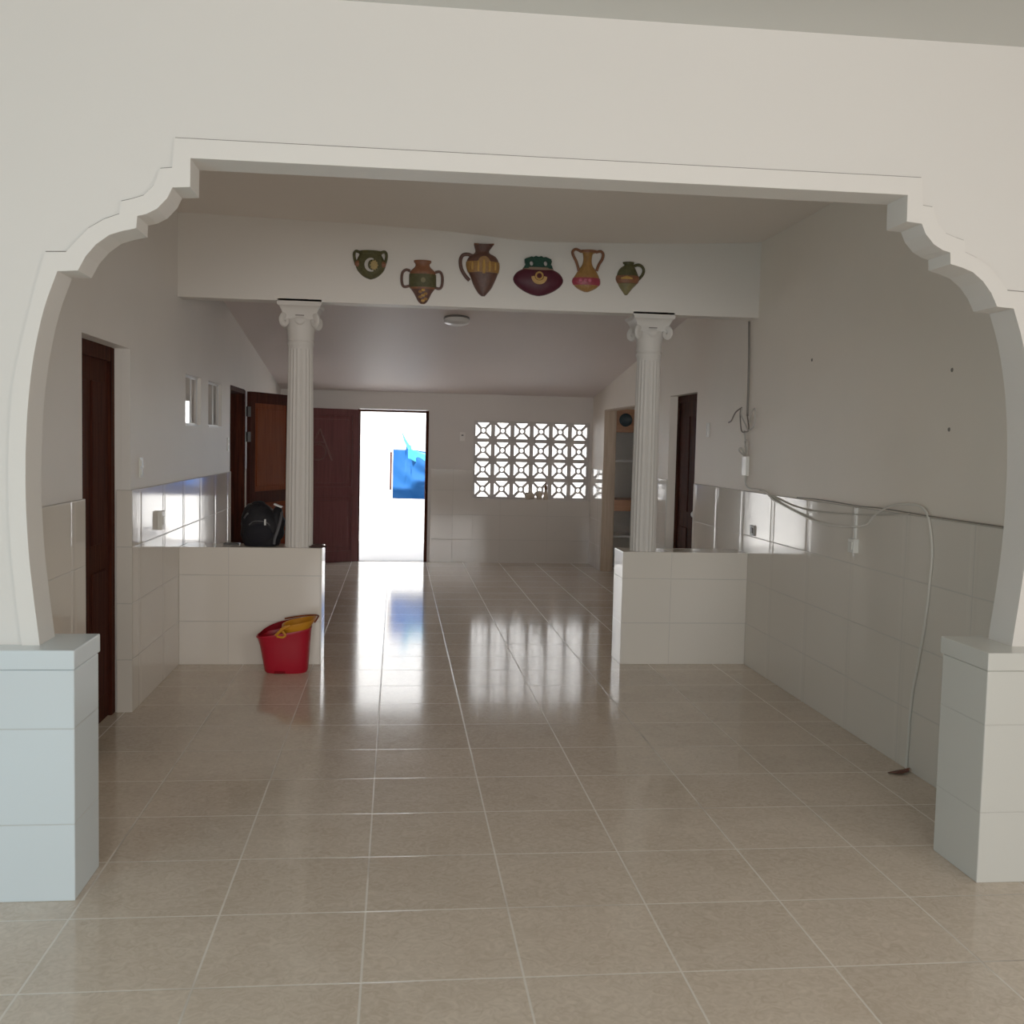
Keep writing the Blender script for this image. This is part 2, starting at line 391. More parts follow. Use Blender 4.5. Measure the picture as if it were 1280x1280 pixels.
# beam carrying the row of wall pots
bm = bmesh.new(); box(bm, XL, XR, YH0, YH0+0.16, 2.545, 3.2)
for cx in (-0.685, 1.82): box(bm, cx-0.15, cx+0.15, YH0, YH0+0.16, 2.536, 2.56)
structure(finish('wall_beam', bm, M['beam']), 'plain cream beam across the two columns', 'beam')

# arch wall with stepped moorish profile
INN = [(-0.711,2.538),(-0.712,2.442),(-0.77,2.437),(-0.787,2.401),(-0.821,2.364),(-0.856,2.345),(-0.886,2.337),(-0.889,2.296),(-0.934,2.285),(-0.977,2.27),(-1.02,2.237),(-1.054,2.196),(-1.08,2.147),(-1.146,2.142)]
LEG = [(-1.146,2.142),(-1.189,2.019),(-1.221,1.876),(-1.238,1.755),(-1.249,1.623),(-1.254,1.479),(-1.253,1.335),(-1.245,1.179),(-1.232,1.044),(-1.219,0.931),(-1.212,0.868)]
LEG = [(p.x, p.y) for p in spline([(x, z, 0) for x, z in LEG], 3)]
OUT = [(-0.763,2.602),(-0.771,2.503),(-0.811,2.498),(-0.83,2.443),(-0.865,2.406),(-0.908,2.391),(-0.939,2.383),(-0.944,2.341),(-0.994,2.321),(-1.045,2.289),(-1.088,2.243),(-1.118,2.207),(-1.186,2.204)]
OLEG = [(-1.186,2.204),(-1.216,2.093),(-1.251,1.952),(-1.273,1.854),(-1.291,1.765),(-1.3,1.677),(-1.309,1.516),(-1.309,1.33),(-1.302,1.179),(-1.290,1.044),(-1.277,0.931),(-1.27,0.868)]
OLEG = [(p.x, p.y) for p in spline([(x, z, 0) for x, z in OLEG], 3)]
CX = 0.566
mir = lambda ps: [(2*CX-x, z) for x, z in ps]
inner_l = INN + LEG[1:]                      # from the top corner down to the left foot
outer_l = OUT + OLEG[1:]
inner_r = mir(inner_l); outer_r = mir(outer_l)
FX0, FX1, FZ = -2.75, 3.75, 3.2
bm = bmesh.new()
poly = [(FX0, 0.868), (FX0, FZ), (FX1, FZ), (FX1, 0.868)] + inner_r[::-1] + inner_l
prism_xz(bm, poly, YA0, YA1)
structure(finish('wall_arch', bm, M['paint']), 'cream wall pierced by the wide stepped arch', 'wall')
bm = bmesh.new()
prism_xz(bm, inner_l[::-1] + inner_r + outer_r[::-1] + outer_l, YA0-0.011, YA0-0.0005)
tr = structure(finish('trim_1', bm, M['arch']), 'raised cream band edging the stepped arch', 'arch trim')
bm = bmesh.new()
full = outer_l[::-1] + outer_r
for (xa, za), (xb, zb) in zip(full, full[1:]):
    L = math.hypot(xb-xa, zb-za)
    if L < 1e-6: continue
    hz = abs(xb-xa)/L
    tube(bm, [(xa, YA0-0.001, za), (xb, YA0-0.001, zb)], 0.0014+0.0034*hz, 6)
finish('grime_line', bm, M['grime'], tr)  # thin dark line along the band's outer edge, thicker on level runs

# tiled pedestals under the arch feet
def pedestal(name, x0, x1, y0, y1, label, mat):
    root = thing(name, label, 'pedestal', ((x0+x1)/2, (y0+y1)/2, 0), kind='structure')
    attach(boxobj('pedestal_body', (x0, x1, y0, y1, 0, 0.80), mat, bevel=0.004), root)
    attach(boxobj('pedestal_cap', (x0-0.001, x1+0.001, y0-0.001, y1+0.02, 0.8012, 0.868), mat, bevel=0.004), root)
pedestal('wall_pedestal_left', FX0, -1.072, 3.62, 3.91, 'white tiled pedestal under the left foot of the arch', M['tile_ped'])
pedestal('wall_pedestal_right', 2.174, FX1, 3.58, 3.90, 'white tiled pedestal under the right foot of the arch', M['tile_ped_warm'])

# ceilings
bm = bmesh.new(); box(bm, FX0, FX1, -6.5, YA0, 3.095, 3.2)
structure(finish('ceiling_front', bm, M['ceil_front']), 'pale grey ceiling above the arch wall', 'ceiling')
prof = [(-1.505,3.113),(-1.09,3.105),(-0.334,3.091),(0.1,3.075),(0.387,3.060),(0.6,3.044),(0.75,3.030),(0.9,3.021),(1.066,3.022),(1.3,3.028),(1.532,3.035),(1.934,3.049),(2.3,3.068),(2.595,3.086)]
bm = bmesh.new(); rows = []
for y in (3.80, 4.6, 5.2, 5.8, 6.4, 6.9, YH0+0.01):
    t = min(1, max(0, (y-4.6)/2.4)); t = t*t*(3-2*t)
    rows.append([bm.verts.new((x, y, 3.112*(1-t)+z*t)) for x, z in prof])
for a, c in zip(rows, rows[1:]):
    for k in range(len(prof)-1): bm.faces.new([a[k], a[k+1], c[k+1], c[k]])
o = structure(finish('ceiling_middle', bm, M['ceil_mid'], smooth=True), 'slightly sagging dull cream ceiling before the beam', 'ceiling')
RZ = lambda y: 2.228 + (YB-y)*0.1195
bm = bmesh.new()
vs = box(bm, XL-0.15, XR+0.13, YH0+0.15, YB+0.02, 0, 1)
for v in vs: v.co.z = RZ(v.co.y) + (0.08 if v.co.z > 0.5 else 0)
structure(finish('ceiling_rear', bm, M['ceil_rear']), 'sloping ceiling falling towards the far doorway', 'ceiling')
bm = bmesh.new(); box(bm, -3.75, 5.2, -6.6, 14.25, 3.2, 3.3)
structure(finish('ceiling_roof', bm, M['ceil_front']), None)

# front room behind the camera
bm = bmesh.new(); box(bm, FX0-0.12, FX0, -6.5, YA1, 0, 3.2); structure(finish('wall_front_left', bm, M['paint']))
bm = bmesh.new(); box(bm, FX1, FX1+0.12, -6.5, YA1, 0, 3.2); structure(finish('wall_front_right', bm, M['paint']))
bm = bmesh.new(); box(bm, FX0, FX1, -6.6, -6.5, 0, 3.2); structure(finish('wall_front', bm, M['paint']))

# side room on the left, kitchen on the right
bm = bmesh.new(); box(bm, -3.75, -3.65, YA1, YB, 0, 3.2); structure(finish('wall_side_room', bm, M['paint_dim']))
bm = bmesh.new(); box(bm, -3.65, XL-0.15, 6.5, 6.6, 0, 3.2); structure(finish('wall_side_room_front', bm, M['paint_dim']))
bm = bmesh.new(); box(bm, 5.1, 5.2, 7.9, YB, 0, 3.2); structure(finish('wall_kitchen', bm, M['paint_dim']))
bm = bmesh.new(); box(bm, XR+0.13, 5.1, 10.3, 10.4, 0, 3.2); structure(finish('wall_kitchen_front', bm, M['paint_dim']))
# tan lining of the kitchen opening
bm = bmesh.new(); box(bm, XR-0.004, XR+0.134, 12.985, 13.003, 0, 2.04); box(bm, XR-0.004, XR+0.134, 11.15, 12.985, 2.03, 2.043)
structure(finish('trim_2', bm, M['wood_tan']), 'tan wooden lining of the kitchen opening', 'door lining')

# ------------------------------------------------------------------ doors
def leaf(name, label, w, h, mats, hinge, ang, upper, lower, cat='door'):
    """door leaf, hinge edge at the local origin, leaf running along +x, face towards -y"""
    root = thing(name, label, cat, hinge, kind='structure'); root.rotation_euler = (0, 0, ang)
    z0, z1 = 0.008, h
    s = 0.095
    fr = bmesh.new()
    box(fr, 0, s, -0.02, 0.02, z0, z1); box(fr, w-s, w, -0.02, 0.02, z0, z1)
    for a, b in ((z0, lower[0]), (lower[1], upper[0]), (upper[1], z1)): box(fr, s, w-s, -0.02, 0.02, a, b)
    finish('door_frame', fr, mats[0], root, bevel=0.003)
    for a, b in (lower, upper):
        p = bmesh.new(); box(p, s-0.002, w-s+0.002, -0.010, 0.010, a-0.002, b+0.002)
        box(p, s+0.045, w-s-0.045, -0.016, 0.016, a+0.05, b-0.05)
        finish('door_panel', p, mats[1], root, bevel=0.006)
    return root

# 1: closed dark door in the left doorway near the arch
d = thing('door_1', 'closed dark brown wooden door in the left wall near the arch', 'door', (XL-0.115, 5.68, 0), kind='structure')
fr = bmesh.new()
box(fr, -0.02, 0.03, -0.455, -0.38, 0, 2.08); box(fr, -0.02, 0.03, 0.385, 0.46, 0, 2.08); box(fr, -0.02, 0.03, -0.38, 0.385, 2.0, 2.08)
finish('door_frame', fr, M['wood_dark'], d, bevel=0.004)
lf = bmesh.new(); box(lf, -0.02, 0.012, -0.38, 0.385, 0.005, 2.0); lf = finish('door_leaf', lf, M['wood_dark'], d)
for z0, z1 in ((0.15, 0.85), (1.0, 1.88)):
    for y0, y1 in ((-0.30, -0.04), (0.05, 0.31)):
        p = bmesh.new(); box(p, 0.010, 0.022, y0, y1, z0, z1); p = finish('door_panel', p, M['wood_redd'], lf, bevel=0.008)

# 2: open red-brown leaf and its dark frame in the left rear doorway
d2 = thing('door_frame_dark', 'dark brown frame of the open doorway behind the black bag', 'door frame', (XL-0.075, 10.16, 0), kind='structure')
bm = bmesh.new(); box(bm, -0.085, 0.08, 0.40, 0.468, 0, 2.06); box(bm, -0.085, 0.08, -0.462, -0.44, 0, 2.06); box(bm, -0.085, 0.08, -0.44, 0.40, 2.02, 2.065)
d2o = finish('frame', bm, M['wood_dark'], d2, bevel=0.003)
a2 = math.atan2(0.81, 0.325)
d2l = leaf('door_2', 'open red-brown wooden door behind the left column', 0.86, 2.05, (M['wood_redd'], M['wood_red']), (XL+0.035, 10.64, 0), a2, (1.05, 1.94), (0.14, 0.93))
hg = bmesh.new()
for z in (0.3, 1.55, 1.8): box(hg, -0.05, 0.01, -0.02, 0.0, z, z+0.1)
finish('hinge', hg, M['black_hole'], d2l)

# 3: maroon leaf of the far doorway, swung into the room
a3 = math.atan2(-0.40, -0.82)
d3 = leaf('door_3', 'maroon wooden door with carved triangle beside the bright doorway', 0.90, 1.985, (M['wood_maroon'], M['wood_maroon']), (-0.50, YB-0.03, 0), a3, (0.98, 1.90), (0.15, 0.86))
# carved emblem on the face seen from the room (+y side of the leaf)
em = bmesh.new()
tri = [(0.545, 0.022, 1.72), (0.375, 0.022, 1.32)]
tube(em, tri, 0.012, 8); tube(em, [(0.545, 0.022, 1.72), (0.70, 0.022, 1.42)], 0.012, 8); tube(em, [(0.47, 0.022, 1.55), (0.61, 0.022, 1.55)], 0.009, 8)
ring = [(0.58+0.12*math.cos(a*PI/12), 0.022, 1.43+0.10*math.sin(a*PI/12)) for a in range(25)]
tube(em, ring, 0.010, 8, caps=False)
finish('carved_emblem', em, M['wood_maroon_hi'], d3, smooth=True)

# far doorway frame
bm = bmesh.new(); box(bm, 0.372, 0.412, YB-0.015, YB+0.11, 0, 1.995); box(bm, -0.512, -0.478, YB-0.012, YB+0.11, 0, 1.995); box(bm, -0.478, 0.372, YB+0.02, YB+0.11, 1.965, 1.995)
o = finish('door_frame_far', bm, M['wood_dark'], bevel=0.002); structure(o, 'thin dark frame of the bright far doorway', 'door frame')

# 4: dark door in the right wall
d4 = thing('door_4', 'closed dark brown door in the right wall behind the column', 'door', (XR+0.10, 9.375, 0), kind='structure')
fr = bmesh.new(); box(fr, -0.025, 0.03, 0.39, 0.455, 0, 2.08); box(fr, -0.025, 0.03, -0.455, -0.39, 0, 2.08); box(fr, -0.025, 0.03, -0.39, 0.39, 2.01, 2.08)
finish('door_frame', fr, M['wood_dark'], d4, bevel=0.003)
lf = bmesh.new(); box(lf, -0.012, 0.025, -0.39, 0.39, 0.005, 2.01); lf = finish('door_leaf', lf, M['wood_dark'], d4)
for z0, z1 in ((0.15, 0.85), (1.0, 1.88)):
    for y0, y1 in ((-0.31, -0.04), (0.04, 0.31)):
        p = bmesh.new(); box(p, -0.020, -0.011, y0, y1, z0, z1); finish('door_panel', p, M['wood_redd'], lf, bevel=0.006)
bm = bmesh.new(); lathe(bm, [(0.022, 0), (0.022, -0.008), (0.010, -0.012), (0.010, -0.04), (0.024, -0.045), (0.026, -0.06), (0.014, -0.07)], (-0.012, -0.33, 1.0), 16, 'x')
finish('door_knob', bm, M['alu'], lf, smooth=True)

# small windows of the left wall: aluminium frame on the outer edge of the opening
for i, (y0, y1) in enumerate(((7.70, 8.28), (8.60, 9.235))):
    w = thing('window_%d' % (i+1), ('small square opening in the left wall beside the beam', 'small square opening in the left wall, second from the beam')[i], 'window', (XL-0.03, (y0+y1)/2, 1.675), kind='structure')
    h = (y1-y0)/2
    fr = bmesh.new(); e = 0.004
    box(fr, -e, e, -h, -h+0.012, 0, 0.365); box(fr, -e, e, h-0.02, h, 0, 0.365)
    box(fr, -e, e, -h, h, 0, 0.018); box(fr, -e, e, -h, h, 0.347, 0.365); box(fr, -e, e, 0.03, 0.055, 0.018, 0.347)
    finish('window_frame', fr, M['alu'], w, bevel=0.001)
    sl = bmesh.new(); box(sl, -0.025, 0.034, -h, h, -0.004, 0.006); finish('window_sill', sl, M['white_board'], w)

# ------------------------------------------------------------------ breeze block screen
PB = (LX1-LX0)/6; PZ = (LZ1-LZ0)/4
def breeze_mesh():
    bm = bmesh.new(); w, h, d = PB, PZ, 0.07
    b = 0.026
    box(bm, 0, b, 0, d, 0, h); box(bm, w-b, w, 0, d, 0, h); box(bm, b, w-b, 0, d, 0, b); box(bm, b, w-b, 0, d, h-b, h)
    for cx, cz, sx, sz in ((b, b, 1, 1), (w-b, b, -1, 1), (b, h-b, 1, -1), (w-b, h-b, -1, -1)):
        k = 0.026
        tri = [(cx, cz), (cx+sx*k, cz), (cx, cz+sz*k)]
        prism_xz(bm, tri, 0, d)
        ox, oz = w/2, h/2
        L = math.hypot(ox-cx, oz-cz); ux, uz = (ox-cx)/L, (oz-cz)/L; t = 0.0165
        e0 = (cx+ux*0.004, cz+uz*0.004); e1 = (ox-ux*0.034, oz-uz*0.034)
        prism_xz(bm, [(e0[0]-uz*t, e0[1]+ux*t), (e0[0]+uz*t, e0[1]-ux*t), (e1[0]+uz*t, e1[1]-ux*t), (e1[0]-uz*t, e1[1]+ux*t)], 0.004, d-0.004)
    n = 20; ro, ri = 0.047, 0.026
    rings = [[bm.verts.new((w/2+r*math.cos(2*PI*k/n), y, h/2+r*math.sin(2*PI*k/n))) for k in range(n)] for r, y in ((ro, 0.0), (ri, 0.0), (ri, d), (ro, d))]
    for q in range(4):
        a, c = rings[q], rings[(q+1) % 4]
        for k in range(n): bm.faces.new([a[k], a[(k+1) % n], c[(k+1) % n], c[k]])
    return bm
scr = thing('breeze_block_screen', 'breeze block screen of round-hubbed crosses in the far wall', 'breeze block screen', (LX0, YB+0.035, LZ0), kind='thing')
proto = finish('breeze_block', breeze_mesh(), M['breeze'], scr, doubles=False)
for i in range(6):
    for j in range(4):
        o = proto
        if i or j:
            o = proto.copy(); COL.objects.link(o); o.parent = scr
        o.location = (i*PB, 0, j*PZ)

# ornaments on the sill of the screen
bm = bmesh.new()
bmesh.ops.create_icosphere(bm, subdivisions=3, radius=1)
for v in bm.verts:
    x, y, z = v.co
    v.co = Vector((x*0.070*(1-0.15*z), y*0.045, z*0.058 + 0.012*math.sin(5*x)))
for v in bm.verts: v.co.z = max(v.co.z, -0.052)
o = finish('stone_ornament', bm, M['stone'], smooth=True); o.location = (1.765, YB-0.02, LZ0+0.0535); tag(o, 'low beige stone on the sill under the breeze blocks', 'ornament')
bm = bmesh.new()
bmesh.ops.create_icosphere(bm, subdivisions=3, radius=1)
for v in bm.verts:
    x, y, z = v.co
    v.co = Vector((x*0.047, y*0.040, max(-0.055, z*0.06 + 0.014*math.sin(7*x+1))))
o = finish('rough_stone', bm, M['stone'], smooth=True); o.location = (1.893, YB-0.02, LZ0+0.0565); tag(o, 'small beige lump between the low stone and brown figurine', 'ornament')
fg = thing('brown_figurine', 'slim brown upright figurine on the breeze block sill', 'figurine', (1.979, YB-0.03, LZ0+0.001))
bm = bmesh.new(); lathe(bm, [(0.030, 0), (0.034, 0.03), (0.026, 0.08), (0.020, 0.12), (0.018, 0.135)], n=20); finish('figurine_body', bm, M['stone'], fg, smooth=True)
bm = bmesh.new(); lathe(bm, [(0.018, 0.134), (0.024, 0.15), (0.018, 0.18), (0.009, 0.20), (0.006, 0.225)], n=20); finish('figurine_head', bm, M['clay_brown'], fg, smooth=True)

# ------------------------------------------------------------------ columns
def flute(a, z):
    return 1 - 0.055*(0.5+0.5*math.cos(20*a))**0.7
def column(loc, label):
    root = thing('fluted_column', label, 'column', loc, 'pair of fluted columns on the low walls', 'thing')
    b0 = 0.828
    bm = bmesh.new(); lathe(bm, [(0.0965, b0), (0.0965, b0+0.02), (0.096, 1.2), (0.092, 1.7), (0.0865, 2.20), (0.086, 2.225)], n=160, rfun=flute)
    finish('shaft', bm, M['column'], root, smooth=True)
    bm = bmesh.new(); lathe(bm, [(0.088, 2.222), (0.088, 2.24), (0.093, 2.248), (0.094, 2.262), (0.092, 2.272), (0.0885, 2.275), (0.0885, 2.283), (0.094, 2.285), (0.094, 2.30)], n=40); finish('neck_ring', bm, M['column'], root, smooth=True)
    bm = bmesh.new(); lathe(bm, [(0.092, 2.298), (0.093, 2.33), (0.098, 2.37), (0.108, 2.41), (0.118, 2.43)], n=40); cap = finish('capital', bm, M['column'], root, smooth=True)
    # flared square abacus with hollow sides
    bm = bmesh.new(); rings = []
    for hw, z, hol in ((0.112, 2.425, 0.010), (0.116, 2.455, 0.014), (0.124, 2.485, 0.016), (0.138, 2.508, 0.018), (0.148, 2.514, 0.018), (0.152, 2.535, 0.018)):
        ring = []
        for sx, sy, dx, dy in ((-1, -1, 1, 0), (1, -1, 0, 1), (1, 1, -1, 0), (-1, 1, 0, -1)):
            for k in range(8):
                t = k/8; x = sx*hw + dx*2*hw*t; y = sy*hw + dy*2*hw*t
                s = hol*math.sin(PI*t); x += (dy != 0)*(-sx)*s; y += (dx != 0)*(-sy)*s
                ring.append(bm.verts.new((x, y, z)))
        rings.append(ring)
    n = 32
    for a, c in zip(rings, rings[1:]):
        for k in range(n): bm.faces.new([a[k], a[(k+1) % n], c[(k+1) % n], c[k]])
    bm.faces.new(rings[0][::-1]); bm.faces.new(rings[-1]); finish('abacus', bm, M['column'], root, smooth=True)
    bm = bmesh.new(); box(bm, -0.03, 0.03, -0.112, -0.09, 2.447, 2.453); finish('abacus_slot', bm, M['wire_brown'], root)
    for sx in (-1, 1):
        for sy in (-1, 1):
            bm = bmesh.new(); pts = []; rr = []
            for k in range(30):
                a = k/29*2.4*PI; r = 0.036*(1-k/29*0.72)
                pts.append((0.146 + r*math.sin(a)*0.85, 0, 2.412 + r*math.cos(a))); rr.append(0.018*(1-0.4*k/29))
            tube(bm, [(0.098, 0, 2.446)] + pts, [0.014] + rr, 8, flat=(1.35, 1))
            mt = Matrix.Rotation(math.atan2(sy, sx), 4, 'Z')
            bmesh.ops.transform(bm, matrix=mt, verts=bm.verts); finish('volute', bm, M['column'], root, smooth=True)
    for k in range(4):
        bm = bmesh.new(); bmesh.ops.create_icosphere(bm, subdivisions=2, radius=1)
        for v in bm.verts: v.co = Vector((0.103+v.co.x*0.014, v.co.y*(0.040+0.014*v.co.z), 2.412+v.co.z*0.030))
        bmesh.ops.transform(bm, matrix=Matrix.Rotation(k*PI/2, 4, 'Z'), verts=bm.verts); finish('leaf', bm, M['column'], root, smooth=True)
    return root
c1 = column((-0.685, 7.545, 0), 'white fluted column beside the black bag on the left low wall')
c2 = copy_tree(c1); c2.location = (1.82, 7.545, 0); c2['label'] = 'white fluted column on the right low wall before the dark doorway'

# ------------------------------------------------------------------ relief wall pots on the beam
YP = YH0
def resample(rows, z0=None, z1=None, n=26):
    rows = sorted([tuple(p) for p in spline(sorted(rows, key=lambda r: r[2]), 5)], key=lambda r: r[2]); zs = [r[2] for r in rows]
    z0 = zs[0] if z0 is None else z0; z1 = zs[-1] if z1 is None else z1
    def at(z):
        for a, c in zip(rows, rows[1:]):
            if a[2] <= z <= c[2]:
                t = (z-a[2])/(c[2]-a[2]+1e-9); return (a[0]+(c[0]-a[0])*t, a[1]+(c[1]-a[1])*t, z)
        return (*(rows[0] if z < zs[0] else rows[-1])[:2], z)
    return [at(z0+(z1-z0)*k/(n-1)) for k in range(n)]
def relief(name, rows, mat, root, z0=None, z1=None, grow=0.0, depth=0.05, wmax=None, n=26):
    """half-round body lying against the beam, from a profile of (left, right, height)"""
    full = resample(rows, n=40); wm = wmax or max(r[1]-r[0] for r in full)
    bm = bmesh.new(); rings = []; m = 20
    for l, r, z in resample(rows, z0, z1, n):
        c = (l+r)/2; h = (r-l)/2+grow; d = depth*(0.35+0.65*(r-l)/wm)+grow
        ring = [bm.verts.new((c - h*math.cos(PI*k/m), YP - 0.003 - d*math.sin(PI*k/m), z)) for k in range(m+1)]
        ring += [bm.verts.new((c+h, YP-0.0005, z)), bm.verts.new((c-h, YP-0.0005, z))]
        rings.append(ring)
    q = m+3
    for a, c in zip(rings, rings[1:]):
        for k in range(q): bm.faces.new([a[k], a[(k+1) % q], c[(k+1) % q], c[k]])
    bm.faces.new(rings[0][::-1]); bm.faces.new(rings[-1])
    return attach(finish(name, bm, mat, smooth=True), root)
def handle(name, pts, r, mat, root, dy=0.012):
    bm = bmesh.new(); tube(bm, spline([(x, YP-dy, z) for x, z in pts], 5), r, 10)
    return attach(finish(name, bm, mat, smooth=True), root)
def pot(name, label, c):
    return thing(name, label, 'wall pot', (c[0], YP, c[1]), 'relief pots hung on the beam')

# olive bowl with moon and sun
P1 = [(-0.271,-0.136,2.903),(-0.277,-0.13,2.891),(-0.28,-0.126,2.878),(-0.295,-0.11,2.8475),(-0.307,-0.098,2.814),(-0.3,-0.103,2.786),(-0.284,-0.119,2.7585),(-0.253,-0.15,2.73),(-0.223,-0.179,2.715),(-0.205,-0.196,2.71)]
t = pot('wall_pot', 'olive bowl-shaped wall pot with silver crescent moon, first in the row', (-0.203, 2.81))
relief('pot_body', P1, M['olive'], t)
relief('pot_rim', P1, M['olive'], t, 2.882, 2.9045, 0.006)
handle('pot_handle', [(-0.278,2.893),(-0.303,2.899),(-0.315,2.881),(-0.312,2.848),(-0.300,2.805)], 0.0105, M['olive'], t)
handle('pot_handle', [(-0.131,2.896),(-0.106,2.902),(-0.094,2.884),(-0.095,2.853),(-0.106,2.81)], 0.0105, M['olive'], t)
for sx in (-0.289, -0.116):
    bm = bmesh.new(); bmesh.ops.create_icosphere(bm, subdivisions=2, radius=1)
    for v in bm.verts: v.co = Vector((sx+v.co.x*0.022, YP-0.026+v.co.y*0.012, 2.812+v.co.z*0.022))
    attach(finish('side_knob', bm, M['terra'], smooth=True), t)
bm = bmesh.new(); pts = []
for k in range(17):
    a = math.radians(65 + k*230/16); pts.append((-0.199+0.043*math.cos(a), 2.803+0.046*math.sin(a)))
inn = [(-0.190+0.030*math.cos(math.radians(75+k*210/16)), 2.803+0.037*math.sin(math.radians(75+k*210/16))) for k in range(17)]
prism_xz(bm, pts + inn[::-1], YP-0.064, YP-0.046); attach(finish('moon_motif', bm, M['silver']), t)
bm = bmesh.new(); prism_xz(bm, [(-0.177+(0.030 if k % 2 == 0 else 0.022)*math.cos(2*PI*k/20), 2.802+(0.036 if k % 2 == 0 else 0.028)*math.sin(2*PI*k/20)) for k in range(20)], YP-0.059, YP-0.045); attach(finish('sun_motif', bm, M['mustard']), t)

# two-handled amphora
P2 = [(0.101,0.214,2.8525),(0.103,0.214,2.837),(0.108,0.208,2.829),(0.106,0.211,2.812),(0.083,0.235,2.7895),(0.07,0.249,2.7725),(0.069,0.25,2.756),(0.07,0.252,2.6665),(0.079,0.243,2.658),(0.102,0.221,2.627),(0.12,0.205,2.593),(0.133,0.192,2.5705),(0.152,0.174,2.5545)]
t = pot('wall_pot', 'rust amphora wall pot with square green band and pointed foot', (0.16, 2.70))
relief('pot_body', P2, M['terra'], t, 2.5545, 2.8525, n=40)
relief('painted_band', P2, M['olive'], t, 2.668, 2.758, 0.004)
relief('pot_rim', P2, M['terra'], t, 2.838, 2.854, 0.005, n=4)
relief('painted_foot', P2, M['terra_dk'], t, 2.556, 2.655, 0.002)
handle('pot_handle', [(0.072,2.78),(0.043,2.786),(0.020,2.765),(0.014,2.722),(0.020,2.683),(0.036,2.669),(0.072,2.676)], 0.010, M['terra_dk'], t)
handle('pot_handle', [(0.246,2.776),(0.277,2.781),(0.293,2.760),(0.298,2.722),(0.292,2.679),(0.274,2.664),(0.245,2.671)], 0.010, M['terra_dk'], t)
bm = bmesh.new(); prism_xz(bm, [(0.162+0.017*math.cos(2*PI*k/12), 2.714+0.017*math.sin(2*PI*k/12)) for k in range(12)], YP-0.064, YP-0.05); attach(finish('rosette', bm, M['olive_lt']), t)
for k in range(7):
    bm = bmesh.new(); zz = 2.575+k*0.012; bmesh.ops.create_icosphere(bm, subdivisions=2, radius=1)
    xx = 0.163+0.022*math.sin(k*2.1)
    for v in bm.verts: v.co = Vector((xx+v.co.x*0.014, YP-0.034-0.0022*k+v.co.y*0.009, zz+v.co.z*0.010))
    attach(finish('foot_boss', bm, M['gold' if k % 3 == 0 else 'ochre'], smooth=True), t)

# large brown jug
P3 = [(0.513,0.653,2.982),(0.519,0.636,2.9585),(0.525,0.622,2.936),(0.517,0.631,2.919),(0.489,0.666,2.9025),(0.469,0.687,2.8745),(0.464,0.695,2.8345),(0.477,0.689,2.79),(0.494,0.678,2.756),(0.51,0.659,2.711),(0.528,0.642,2.677),(0.551,0.614,2.643),(0.575,0.597,2.6235)]
t = pot('wall_pot', 'tall dark brown jug wall pot with ochre relief band and spout', (0.585, 2.80))
relief('pot_body', P3, M['terra_dk'], t, n=40, depth=0.06)
relief('painted_band', P3, M['ochre'], t, 2.785, 2.86, 0.004, 0.06)
handle('pot_handle', [(0.510,2.899),(0.471,2.910),(0.437,2.902),(0.421,2.867),(0.428,2.811),(0.455,2.764),(0.487,2.730)], 0.013, M['terra_dk'], t)
bm = bmesh.new(); tube(bm, [(0.513, YP-0.030, 2.982), (0.56, YP-0.036, 2.978), (0.61, YP-0.034, 2.979), (0.653, YP-0.014, 2.986)], 0.006, 8); attach(finish('pot_lip', bm, M['terra'], smooth=True), t)
bm = bmesh.new(); prism_xz(bm, [(0.583+0.045*math.cos(PI*k/10), 2.845+0.05*math.sin(PI*k/10)) for k in range(11)], YP-0.069, YP-0.05); attach(finish('arched_motif', bm, M['ochre'], bevel=0.003), t)
for dx, z0, z1, w in ((-0.040, 2.79, 2.86, 0.010), (0, 2.775, 2.87, 0.012), (0.040, 2.79, 2.86, 0.010), (0.080, 2.80, 2.85, 0.008), (-0.080, 2.80, 2.85, 0.008)):
    bm = bmesh.new(); yy = YP-0.062-0.010*(1-(dx/0.09)**2); tube(bm, [(0.583+dx, yy+0.006, z0), (0.583+dx, yy, (z0+z1)/2), (0.583+dx, yy+0.006, z1)], [w*0.8, w, w*0.6], 8); attach(finish('relief_figure', bm, M['gold'], smooth=True), t)

# plum pot with green neck
P4 = [(0.876,1.068,2.831),(0.836,1.109,2.8135),(0.809,1.138,2.7895),(0.795,1.153,2.758),(0.804,1.145,2.727),(0.835,1.116,2.6955),(0.879,1.072,2.668),(0.928,1.024,2.648),(0.964,0.988,2.6405)]
t = pot('wall_pot', 'wide plum oval wall pot with scalloped green neck', (0.972, 2.76))
relief('pot_body', P4, M['plum'], t, n=30)
relief('pot_collar', [(0.868,1.076,2.836),(0.862,1.082,2.818)], M['taupe'], t, depth=0.05, wmax=0.36, grow=0.004, n=4)
bm = bmesh.new()
NK = [(0.867,2.829),(0.871,2.845),(0.880,2.855),(0.874,2.872),(0.872,2.892),(0.885,2.900),(0.9,2.904),(0.918,2.912),(0.936,2.909),(0.95,2.917),(0.97,2.911),(0.99,2.917),(1.004,2.909),(1.022,2.912),(1.04,2.905),(1.06,2.897),(1.066,2.88),(1.060,2.86),(1.068,2.848),(1.074,2.831)]
holes = [(0.921, 2.864), (1.021, 2.866)]
